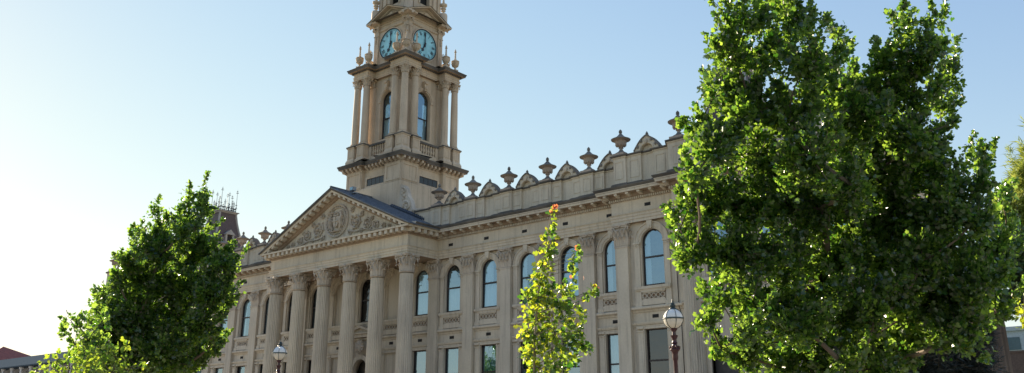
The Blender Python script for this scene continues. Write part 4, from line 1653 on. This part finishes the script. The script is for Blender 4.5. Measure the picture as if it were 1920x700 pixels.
def leaf_mesh(name, pos, size, mat, mats_idx=None, drop=0.35, shape='leaf', out=None, sizevar=0.35, lean=0.6):
    """pos: (n,3) leaf stalk points; out: (n,3) preferred directions the leaves point"""
    V, F = (LV, LF) if shape == 'leaf' else (NV, NF)
    n = len(pos)
    d = nrg.normal(size=(n, 3))
    d[:, 2] = d[:, 2] * 0.7 - drop
    if out is not None:
        d = d * (1 - lean) + out * lean * 1.6
    d /= np.linalg.norm(d, axis=1)[:, None] + 1e-9
    r = nrg.normal(size=(n, 3))
    x = np.cross(d, r)
    x /= np.linalg.norm(x, axis=1)[:, None] + 1e-9
    z = np.cross(x, d)
    s = size * (1 + sizevar * nrg.uniform(-1, 1, n))
    P = (pos[:, None, :] + s[:, None, None] * (V[None, :, 0, None] * x[:, None, :] + V[None, :, 1, None] * d[:, None, :] + V[None, :, 2, None] * z[:, None, :]))
    k = len(V)
    me = bpy.data.meshes.new(name)
    me.vertices.add(n * k)
    me.vertices.foreach_set('co', P.reshape(-1).astype(np.float32))
    q = np.array(LF if shape == 'leaf' else NF)
    nf = len(q)
    idx = (np.arange(n)[:, None, None] * k + q[None]).reshape(-1)
    me.loops.add(n * nf * 4)
    me.loops.foreach_set('vertex_index', idx.astype(np.int32))
    me.polygons.add(n * nf)
    me.polygons.foreach_set('loop_start', (np.arange(n * nf) * 4).astype(np.int32))
    try:
        me.polygons.foreach_set('loop_total', np.full(n * nf, 4, np.int32))
    except Exception:
        pass
    mats = mat if isinstance(mat, list) else [mat]
    for m in mats:
        me.materials.append(m)
    if mats_idx is not None:
        me.polygons.foreach_set('material_index', np.repeat(mats_idx, nf).astype(np.int32))
    me.update(calc_edges=True)
    me.validate()
    return me


def tree(name, label, cat, base, fork, lobes, leaf, lsize, mat, bark, trunk_r, dens=1.0, cl_leaves=14, cl_r=0.33, group=None,
         shape='leaf', drop=0.35, upsweep=0.5, twigs=0.35, shell=0.55, squash=1.0, shoots=0.12, rs=0.88):
    """lobes: world (x, y, z, radius) clumps; limbs grow out to them from the trunk"""
    base = Vector(base)
    root = thing(name, label, cat, base, group)
    nodes = [(Vector(base), -1)]
    fork = Vector(fork)
    mid = base.lerp(fork, 0.5) + Vector((0.08, -0.05, 0))
    nodes.append((fork, 0))
    order = sorted(range(len(lobes)), key=lambda i: (Vector(lobes[i][:3]) - fork).length)
    lob_node = {}
    for i in order:
        c = Vector(lobes[i][:3])
        best, bj = 1e9, 1
        for j in range(1, len(nodes)):
            p = nodes[j][0]
            dv = c - p
            cost = dv.length + 0.35 * (p - fork).length + (3 * max(0, -dv.z))
            if cost < best:
                best, bj = cost, j
        nodes.append((c, bj))
        lob_node[i] = len(nodes) - 1
    cnt = [1] * len(nodes)
    for j in range(len(nodes) - 1, 1, -1):
        cnt[nodes[j][1]] += cnt[j]
    tot = cnt[1]
    rad = [max(0.018, trunk_r * 0.85 * (c / tot) ** 0.5) for c in cnt]
    tb = MB()
    tb.tube([base - Vector((0, 0, 0.3)), base + Vector((0, 0, 0.05)), base.lerp(fork, 0.15), mid, fork], [trunk_r * 1.7, trunk_r * 1.35, trunk_r * 1.05, trunk_r * 0.95, trunk_r * 0.85], 12)
    for j in range(2, len(nodes)):
        c, pj = nodes[j]
        p = nodes[pj][0]
        L = (c - p).length
        pts, rr = [], []
        bow = Vector((rng.uniform(-1, 1), rng.uniform(-1, 1), -0.6)) * 0.09 * L
        for k in range(6):
            t = k / 5
            pts.append(p.lerp(c, t) + bow * math.sin(PI * t))
            r0 = min(rad[pj], rad[j] * 1.35)
            rr.append(r0 + (rad[j] * 0.75 - r0) * t)
        tb.tube(pts, rr, 6)
    # clumps of leaves
    P, O = [], []
    for i, (x, y, z, r) in enumerate(lobes):
        r *= rs
        c = np.array((x, y, z))
        n = max(3, int(dens * 34 * r * r))
        v = nrg.normal(size=(n, 3))
        v /= np.linalg.norm(v, axis=1)[:, None]
        rr = r * (1 - shell * nrg.random(n) ** 1.2) * (1 + 0.22 * nrg.normal(size=n))
        pts = c + v * rr[:, None] * np.array((1, 1, squash))
        pts[:, 2] = np.maximum(pts[:, 2], base.z + 1.2)
        for q in range(n):
            if nrg.random() < shoots and rr[q] > 0.6 * r:
                o = v[q] * 0.45 + np.array((0.12, 0, 1.0)) + 0.25 * nrg.normal(size=3)
                o /= np.linalg.norm(o)
                ln = cl_r * nrg.uniform(2.2, 4.2)
                m = int(cl_leaves * 1.1)
                t = nrg.random(m)
                lp = pts[q] + o * (t[:, None] * ln) + nrg.normal(size=(m, 3)) * cl_r * (0.34 * (1 - 0.8 * t))[:, None]
                P.append(lp)
                O.append(np.repeat(o[None], m, 0) * 0.6 + 0.6 * nrg.normal(size=(m, 3)))
                tb.tube([Vector(pts[q]), Vector(pts[q] + o * ln)], [0.012, 0.004], 4, cap=False)
                continue
            m = int(cl_leaves * nrg.uniform(0.6, 1.3))
            o = v[q] * 0.8 + np.array((0, 0, upsweep)) + 0.4 * nrg.normal(size=3)
            o /= np.linalg.norm(o) + 1e-9
            t = nrg.random(m)
            lp = pts[q] + o * ((t - 0.5)[:, None] * cl_r * 2.2) + nrg.normal(size=(m, 3)) * cl_r * (0.42 * (1 - 0.6 * t))[:, None]
            P.append(lp)
            O.append(np.repeat(o[None], m, 0) + 0.8 * (lp - pts[q]) / cl_r)
            if nrg.random() < twigs:
                a = Vector(c).lerp(Vector(pts[q]), 0.25)
                e = Vector(pts[q] + o * cl_r * 1.0)
                mm_ = a.lerp(e, 0.55) + Vector((0, 0, -0.06))
                tb.tube([a, mm_, e], [0.02, 0.014, 0.006], 4, cap=False)
    P = np.concatenate(P)
    O = np.concatenate(O)
    tr_ = tb.mesh('trunk', [bark], True)
    me = leaf_mesh('crown', P, lsize, mat, drop=drop, shape=shape, out=O)
    for nm, m_ in (('trunk', tr_), ('crown', me)):
        m_.transform(Matrix.Translation(-base))
        link(nm, m_, root)
    return root, len(P)


def survey(lst, dep, spread=1.0, sq_=1.0):
    """(u, v, r_px[, depth offset]) seen in the photo -> world lobes at their own distance"""
    out = []
    for t in lst:
        u, v, rp_ = t[:3]
        dd = t[3] if len(t) > 3 else rng.uniform(-1, 1) * spread
        d = dep + dd
        p = at(u, v, d)
        out.append((p.x, p.y, p.z, rp_ * d / CAM['f']))
    return out


def ground_at(u, dep):
    p = at(u, 700, dep)
    return Vector((p.x, p.y, 0))


# one broad leafy tree in front of the right pavilion, its limbs spreading wide
A = [(1400, 30, 48), (1460, -10, 48), (1372, 100, 42), (1440, 95, 55), (1500, 40, 38), (1510, 120, 48), (1345, 170, 38), (1400, 190, 58), (1480, 210, 60), (1560, 120, 30, 1.5), (1573, 62, 13, 1.5),
     (1560, 180, 42), (1310, 235, 30), (1345, 275, 45), (1425, 290, 62), (1520, 290, 62), (1300, 330, 28), (1295, 385, 30), (1275, 430, 24), (1345, 380, 58), (1440, 390, 70), (1540, 390, 66),
     (1300, 480, 34), (1370, 480, 58), (1460, 490, 66), (1550, 490, 60), (1345, 555, 28), (1410, 580, 52), (1490, 600, 58), (1570, 590, 50), (1330, 605, 10), (1400, 665, 42), (1470, 690, 50), (1560, 690, 46), (1390, 620, 30),
     (1590, 250, 40), (1600, 350, 44), (1420, -70, 40), (1480, -80, 35), (1315, 600, 12, 0), (1350, 650, 16)]
B_ = [(1612, 165, 30), (1628, 215, 38), (1598, 135, 22), (1885, 430, 24), (1880, 480, 24), (1840, 540, 34), (1868, 585, 20), (1690, 35, 15, 0), (1695, 70, 22), (1662, 110, 30), (1705, 115, 34), (1740, 110, 26), (1766, 62, 13, 0), (1758, 95, 16), (1768, 140, 30), (1650, 170, 38), (1715, 180, 46), (1765, 200, 24), (1640, 240, 46), (1710, 255, 52),
      (1755, 270, 30), (1650, 320, 56), (1730, 330, 54), (1780, 340, 32), (1838, 320, 20), (1835, 355, 30), (1872, 368, 20), (1690, 400, 62), (1770, 400, 52), (1830, 410, 40), (1850, 460, 36), (1770, 470, 58), (1690, 470, 50),
      (1620, 420, 52), (1640, 500, 40), (1730, 540, 44), (1810, 530, 48), (1865, 520, 24), (1850, 580, 32), (1790, 590, 40), (1610, 560, 36), (1620, 640, 44), (1590, 690, 34), (1640, 600, 26), (1725, 490, 50), (1660, 560, 26)]
extra = [(1720, 625, 44), (1785, 630, 40), (1830, 640, 28), (1845, 600, 26), (1690, 560, 40), (1620, 700, 40), (1700, 670, 30), (1860, 540, 22), (1600, 300, 50), (1590, 200, 34), (1640, 380, 55), (1600, 470, 55), (1600, 560, 50), (1660, 640, 40), (1640, 690, 40), (1700, 590, 34), (1750, 560, 40), (1530, 640, 46), (1500, 560, 50)]
LA = survey([t for t in A], 27.5, 1.6) + survey(B_, 28.6, 2.0) + survey(extra, 28.5, 1.6)
bA = ground_at(1530, 28.5)
tree('plane_tree', 'huge tree on the right, sunlit at its left, dark at its right, hiding the pavilion', 'tree', bA, at(1530, 720, 28.5),
     LA, LEAF, 0.142, LEAF, BARK, 0.26, dens=1.3, cl_leaves=60, cl_r=0.34, shoots=0.3, upsweep=0.9, rs=0.9, group='leafy street trees in front of the town hall')
# left tree
Lt = [(250, 690, 44), (330, 690, 36), (372, 650, 26), (230, 620, 36), (386, 402, 11), (400, 452, 11), (432, 500, 14), (436, 540, 12), (372, 455, 26), (318, 420, 14), (380, 358, 9, 0), (383, 385, 15), (352, 372, 8, 0), (348, 400, 14), (376, 425, 18), (345, 435, 24), (300, 440, 22), (268, 440, 13, 0), (262, 465, 24), (300, 480, 36), (352, 480, 38), (398, 480, 20), (412, 500, 26), (432, 470, 12, 0),
      (240, 500, 28), (280, 530, 42), (340, 540, 46), (395, 545, 38), (420, 560, 22), (222, 530, 22), (215, 570, 32), (260, 590, 46), (320, 600, 50), (380, 610, 40), (400, 640, 22), (195, 560, 18), (200, 610, 34), (235, 650, 46), (300, 665, 52), (360, 670, 36), (180, 575, 14),
      (190, 670, 34), (290, 400, 10, 0)]
bL = ground_at(285, 54)
tree('plane_tree', 'leafy tree on the left covering the left wing, its crown peaking at the right', 'tree', bL, at(285, 730, 54),
     survey(Lt, 54, 2.4), LEAF, 0.18, LEAF, BARK, 0.2, dens=1.15, cl_leaves=46, cl_r=0.37, rs=0.88, shoots=0.24, group='leafy street trees in front of the town hall')
S1 = [(160, 590, 9), (132, 600, 8), (150, 615, 12), (165, 640, 16), (128, 622, 8), (140, 645, 12), (160, 670, 22), (195, 600, 9), (185, 650, 20)]
tree('maple_tree', 'small sparse tree at the left edge of the big left tree, bright against white sky', 'tree', ground_at(168, 36), at(166, 690, 36),
     survey(S1, 36, 0.6), LEAF, 0.17, LEAF, BARK, 0.07, dens=1.6, cl_leaves=14, cl_r=0.26, rs=1.1)
S2 = [(185, 665, 18), (220, 670, 20), (160, 668, 14), (240, 690, 24), (105, 690, 22), (80, 700, 18), (135, 685, 20), (175, 695, 24), (120, 715, 26), (210, 700, 24), (150, 730, 30)]
tree('shrub_tree', 'low bright yellow-green tree at bottom left in front of the long grey building', 'tree', ground_at(140, 33), at(140, 760, 33),
     survey(S2, 33, 0.7), LEAF, 0.15, LEAFS, BARK, 0.07, dens=1.2, cl_leaves=12, cl_r=0.28)

# young staked tree with yellow-green backlit leaves and red tips
yt_lobes = [(1036, 398, 4), (1034, 418, 7), (1030, 440, 10), (1027, 462, 12), (1022, 485, 14), (1018, 508, 15), (1012, 532, 15), (1000, 552, 13), (1012, 560, 17), (1035, 552, 16), (1060, 540, 9), (1078, 520, 5), (1072, 500, 6), (1066, 545, 10),
            (1082, 478, 5), (1070, 490, 5), (990, 560, 10), (1000, 590, 18), (1030, 590, 18), (1055, 580, 14), (1080, 575, 8), (1100, 560, 5), (1110, 545, 4), (1095, 590, 6), (985, 620, 12), (1008, 625, 18), (1040, 625, 18), (1068, 620, 12),
            (1095, 645, 6), (1090, 650, 10), (1065, 655, 15), (1035, 655, 17), (1000, 655, 16), (985, 665, 9), (1010, 690, 17), (1045, 690, 17), (1075, 670, 10), (1015, 720, 18), (1045, 725, 14), (1088, 605, 7), (1108, 650, 4), (1082, 620, 9), (1100, 655, 7), (1078, 640, 12), (1060, 600, 12), (1050, 570, 14), (1112, 543, 4), (1118, 545, 3), (1104, 552, 5), (1084, 470, 4), (1080, 488, 5), (1075, 505, 5)]
yb = ground_at(1001, 20)
root = thing('young_maple', 'slender young tree with glowing yellow-green leaves and red tips before the right wing', 'tree', yb)
tb = MB()
top = at(1036, 390, 20)
stem = [yb, at(1001, 760, 20), at(1002, 640, 20), at(1010, 540, 20), at(1024, 460, 20), at(1034, 395, 20)]
tb.tube(stem, [0.05, 0.032, 0.024, 0.018, 0.012, 0.005], 8)
LB = survey(yt_lobes, 20, 0.28)
P, O, MI = [], [], []
for (u, v, r_), (x, y, z, r) in zip([t[:3] for t in yt_lobes], LB):
    c = Vector((x, y, z))
    # a side shoot leaves the stem below its clump
    src = min((stem[i].lerp(stem[i + 1], t / 10) for i in range(1, 5) for t in range(10)), key=lambda p: (p - (c - Vector((0, 0, (c - p).length * 0.55)))).length)
    m_ = src.lerp(c, 0.5) + Vector((0, 0, 0.02))
    tb.tube([src, m_, c], [0.009, 0.006, 0.003], 4, cap=False)
    n = max(8, int(0.22 * r_ * r_ + 3))
    vv = nrg.normal(size=(n, 3))
    vv /= np.linalg.norm(vv, axis=1)[:, None]
    pts = np.array(c) + vv * (r * nrg.random(n) ** 0.5 * 1.35)[:, None]
    P.append(pts)
    O.append(vv + np.array((0, 0, -0.2)))
    for q in range(0, n, 2):
        tb.tube([c.lerp(Vector(pts[q]), -0.25), Vector(pts[q])], [0.004, 0.0025], 3, cap=False)
    MI.append((nrg.random(n) < (0.8 if u > 1040 else 0.45)).astype(int) * 2)
for (u, v, k) in ((1038, 392, 4), (1036, 399, 2), (1120, 541, 3), (1096, 525, 1), (1069, 521, 1), (1083, 468, 1)):
    c = np.array(at(u, v, 20))
    P.append(c + nrg.normal(size=(k, 3)) * 0.022)
    O.append(nrg.normal(size=(k, 3)) * 0.4 + np.array((0, 0, 1.0)))
    MI.append(np.full(k, 1))
P, O, MI = np.concatenate(P), np.concatenate(O), np.concatenate(MI)
me = leaf_mesh('crown', P, 0.105, [LEAFY, LEAFR, LEAF], MI, out=O, lean=0.5)
for nm, m_ in (('trunk', tb.mesh('trunk', [BARKP], True)), ('crown', me)):
    m_.transform(Matrix.Translation(-yb))
    link(nm, m_, root)

# far right: sunlit conifer, dark tree behind, fine dark shrubs in front of the corner
C1 = [(1868, 420, 12), (1885, 395, 16), (1900, 440, 24), (1912, 325, 10), (1935, 330, 22), (1905, 400, 24), (1875, 412, 14), (1925, 380, 30), (1895, 425, 22), (1935, 430, 34), (1960, 300, 30), (1915, 345, 12)]
tree('cypress_tree', 'feathery olive-yellow conifer at the right edge behind the dark tree', 'tree', ground_at(1960, 92), at(1955, 600, 92),
     survey(C1, 92, 2.5), LEAF, 0.8, LEAFG, BARK, 0.2, dens=1.1, cl_leaves=80, cl_r=1.0, shape='needle', drop=0.2, upsweep=0.0, squash=0.5)
C2 = [(1910, 460, 34), (1890, 500, 26), (1915, 520, 36), (1940, 480, 40), (1900, 560, 22), (1930, 560, 34), (1950, 540, 40)]
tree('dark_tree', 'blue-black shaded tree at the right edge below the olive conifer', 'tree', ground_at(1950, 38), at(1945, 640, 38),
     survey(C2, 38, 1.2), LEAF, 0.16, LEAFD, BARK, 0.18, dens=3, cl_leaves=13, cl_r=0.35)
C3 = [(1700, 640, 50), (1740, 600, 40), (1780, 650, 50), (1820, 620, 34), (1720, 700, 60), (1790, 710, 50), (1840, 690, 26), (1680, 720, 40), (1760, 580, 22)]
tree('dark_conifer', 'fine-needled dark bluish conifer low at right in front of the corner wall', 'tree', ground_at(1755, 36), at(1755, 720, 36),
     survey(C3, 36, 1.0), LEAF, 0.26, LEAFB, BARK, 0.15, dens=4.0, cl_leaves=50, cl_r=0.4, shape='needle', upsweep=0.4)
C4 = [(1915, 590, 9), (1920, 605, 8), (1930, 595, 14)]
tree('maple_tree', 'tiny bright yellow leaf spray at the right edge beside the glass building', 'tree', ground_at(1935, 30), at(1932, 640, 30),
     survey(C4, 30, 0.2), LEAF, 0.14, LEAFY, BARK, 0.05, dens=1.3, cl_leaves=10, cl_r=0.2)

# ------------------------------------------------------------------ lamp posts
def lamp(loc, label, gz):
    root = thing('street_lamp', label, 'street lamp', loc, 'globe street lamps before the town hall')
    b = MB()
    prof_ = [(0.20, 0), (0.20, 0.15), (0.16, 0.22), (0.16, 0.9), (0.19, 0.95), (0.12, 1.05), (0.085, 1.15), (0.07, 1.6), (0.055, 3.2), (0.05, gz - 1.02), (0.06, gz - 1.0), (0.075, gz - 0.93), (0.065, gz - 0.86),
             (0.085, gz - 0.80), (0.13, gz - 0.75), (0.115, gz - 0.72), (0.14, gz - 0.69), (0.07, gz - 0.66), (0.055, gz - 0.62), (0.075, gz - 0.59), (0.055, gz - 0.56), (0.055, gz - 0.50), (0.085, gz - 0.44), (0.095, gz - 0.41), (0.05, gz - 0.40), (0.045, gz - 0.32), (0.085, gz - 0.265), (0.09, gz - 0.235)]
    b.lathe(prof_, seg=16)
    for k in range(8):
        a = 2 * PI * k / 8
        b.blob((0.115 * math.cos(a), 0.115 * math.sin(a), gz - 0.70), (0.03, 0.03, 0.045), seg=5, rings=4)
    b.build('post', [MAROON], root, smooth=True)
    lo = MB()
    lo.lathe([(0.245 * math.sin(t), gz - 0.245 * math.cos(t)) for t in [0.05 + (PI / 2 - 0.05) * k / 10 for k in range(11)]], seg=28)
    gl_ = lo.build('globe', [FROST], root, smooth=True)
    up = MB()
    up.lathe([(0.245 * math.sin(t), gz - 0.245 * math.cos(t)) for t in [PI / 2 + 0.03 + (PI / 2 - 0.25) * k / 10 for k in range(11)]], seg=28)
    up.build('globe_top', [MILK], gl_, smooth=True)
    c = MB()
    c.lathe([(0.252, gz - 0.018), (0.264, gz - 0.012), (0.264, gz + 0.014), (0.252, gz + 0.02)], seg=28)
    for k in range(6):
        a = 2 * PI * k / 6 + 0.3
        c.tube([(0.252 * math.sin(t) * math.cos(a), 0.252 * math.sin(t) * math.sin(a), gz - 0.252 * math.cos(t)) for t in [PI * q / 16 for q in range(1, 16)]], 0.0075, 5)
    c.build('cage', [TEAL], root, smooth=True)
    f = MB()
    f.lathe([(0.10, gz + 0.225), (0.085, gz + 0.26), (0.055, gz + 0.275), (0.075, gz + 0.30), (0.08, gz + 0.325), (0.05, gz + 0.35), (0.06, gz + 0.37), (0.02, gz + 0.40), (0.012, gz + 0.47), (0.004, gz + 0.50)], seg=14)
    f.build('finial', [TEAL], root, smooth=True)
    bu = MB()
    bu.lathe([(0.03, gz - 0.2), (0.035, gz - 0.05), (0.06, gz + 0.02), (0.05, gz + 0.09), (0.01, gz + 0.12)], seg=10)
    bu.build('bulb', [FROST], root, smooth=True)


lamp((41.49, -22.73, 0), 'maroon cast-iron post with caged glass globe, standing before the right pavilion window', 4.52)
lamp((26.13, -23.28, 0), 'farther caged globe lamp catching sunlight before the portico columns', 4.52)

# ------------------------------------------------------------------ distant buildings
# long grey hall at far left
h1 = thing('long_grey_building', 'long low building with pitched grey roof and row of posts, far left edge', 'building', (-76, 10, 0))


def pb(b, name, mats, parent, off):
    b.v = [(x - off[0], y - off[1], z - off[2]) for x, y, z in b.v]
    return b.build(name, mats, parent)


o1 = (-76, 10, 0)
GREYW = plain('grey_wall', (0.30, 0.31, 0.34), 0.8)
b = MB()
b.box(-115, -50, 11.5, 24, 0, 11.0)
pb(b, 'wall', [GREYW], h1, o1)
b = MB()
b.quad([(-116, 9.6, 11.1), (-49, 9.6, 11.1), (-52, 14.0, 13.1), (-113, 14.0, 13.1)])
b.quad([(-116, 26, 11.1), (-113, 14.0, 13.1), (-52, 14.0, 13.1), (-49, 26, 11.1)])
b.quad([(-49, 9.6, 11.1), (-49, 26, 11.1), (-52, 14, 13.1)])
b.box(-116, -49, 9.5, 9.75, 10.95, 11.12)
b.box(-116, -49, 9.7, 25.9, 11.0, 11.09)
pb(b, 'roof', [plain('zinc_roof', (0.07, 0.09, 0.11), 1.0, 0, 0.12, 6, 0.0)], h1, o1)
for k in range(22):
    x = -115 + k * 3.0
    b = MB()
    b.lathe([(0.18, 0), (0.16, 10.6), (0.3, 10.75), (0.3, 10.95)], x, 10.0, 10)
    pb(b, 'post', [plain('post_paint', (0.5, 0.52, 0.56), 0.6)] if k == 0 else [bpy.data.materials['post_paint']], h1, o1)
    b = MB()
    b.box(x + 0.7, x + 2.3, 11.4, 11.49, 8.0, 10.5)
    wdw = pb(b, 'window', [FRAME], h1, o1)
    b = MB()
    b.box(x + 0.8, x + 1.45, 11.36, 11.4, 8.1, 10.4); b.box(x + 1.55, x + 2.2, 11.36, 11.4, 8.1, 10.4)
    pb(b, 'pane', [GLASSD], wdw, o1)
# red roof farther away
o2 = (-128, 26, 0)
h2 = thing('red_roofed_house', 'dull red hipped roof showing above the grey roof at far left', 'house', o2)
b = MB()
b.box(-138, -120, 18, 36, 0, 13.2)
pb(b, 'wall', [GREYW], h2, o2)
b = MB()
c = (-129, 26, 18.0)
cs = [(-139, 17, 13.2), (-119, 17, 13.2), (-119, 37, 13.2), (-139, 37, 13.2)]
for k in range(4):
    b.quad([cs[k], cs[(k + 1) % 4], c])
pb(b, 'roof', [plain('red_tiles', (0.26, 0.07, 0.05), 0.8, 0, 0.2, 2)], h2, o2)
# glazed office block and dark brick block seen past the right corner
o3 = tuple(at(1925, 820, 125)); o3 = (o3[0], o3[1], 0)
h3 = thing('office_block', 'pale blue-grey glazed office building beyond the right corner of the hall', 'building', o3)
b = MB()
b.box(-4.5, 22, 0, 18, 0, 17.0)
b.box(-4.8, 22.3, -0.3, 18.3, 16.6, 17.2)
b.build('wall', [plain('pale_cladding', (0.35, 0.42, 0.47), 0.6)], h3)
pn = MB()
pn.box(-1.2, 1.2, -0.08, 0, -0.9, 0.9)
pm = pn.mesh('window', [plain('office_glass', (0.05, 0.10, 0.13), 0.15, 0.3)])
for fl in range(5):
    for k in range(8):
        link('window', pm, h3, (-2.9 + k * 3.0, 0.0, 3.2 + fl * 2.9))
o4 = tuple(at(1925, 820, 90)); o4 = (o4[0], o4[1], 0)
h4 = thing('brick_block', 'dark brick block low at the right edge in front of the glazed office', 'building', o4)
b = MB()
b.box(-0.9, 14, 0, 12, 0, 10.2)
b.box(-1.0, 14.1, -0.1, 12.1, 10.2, 10.4)
b.build('wall', [plain('dark_brick', (0.07, 0.055, 0.05), 0.9, 0, 0.3, 8)], h4)
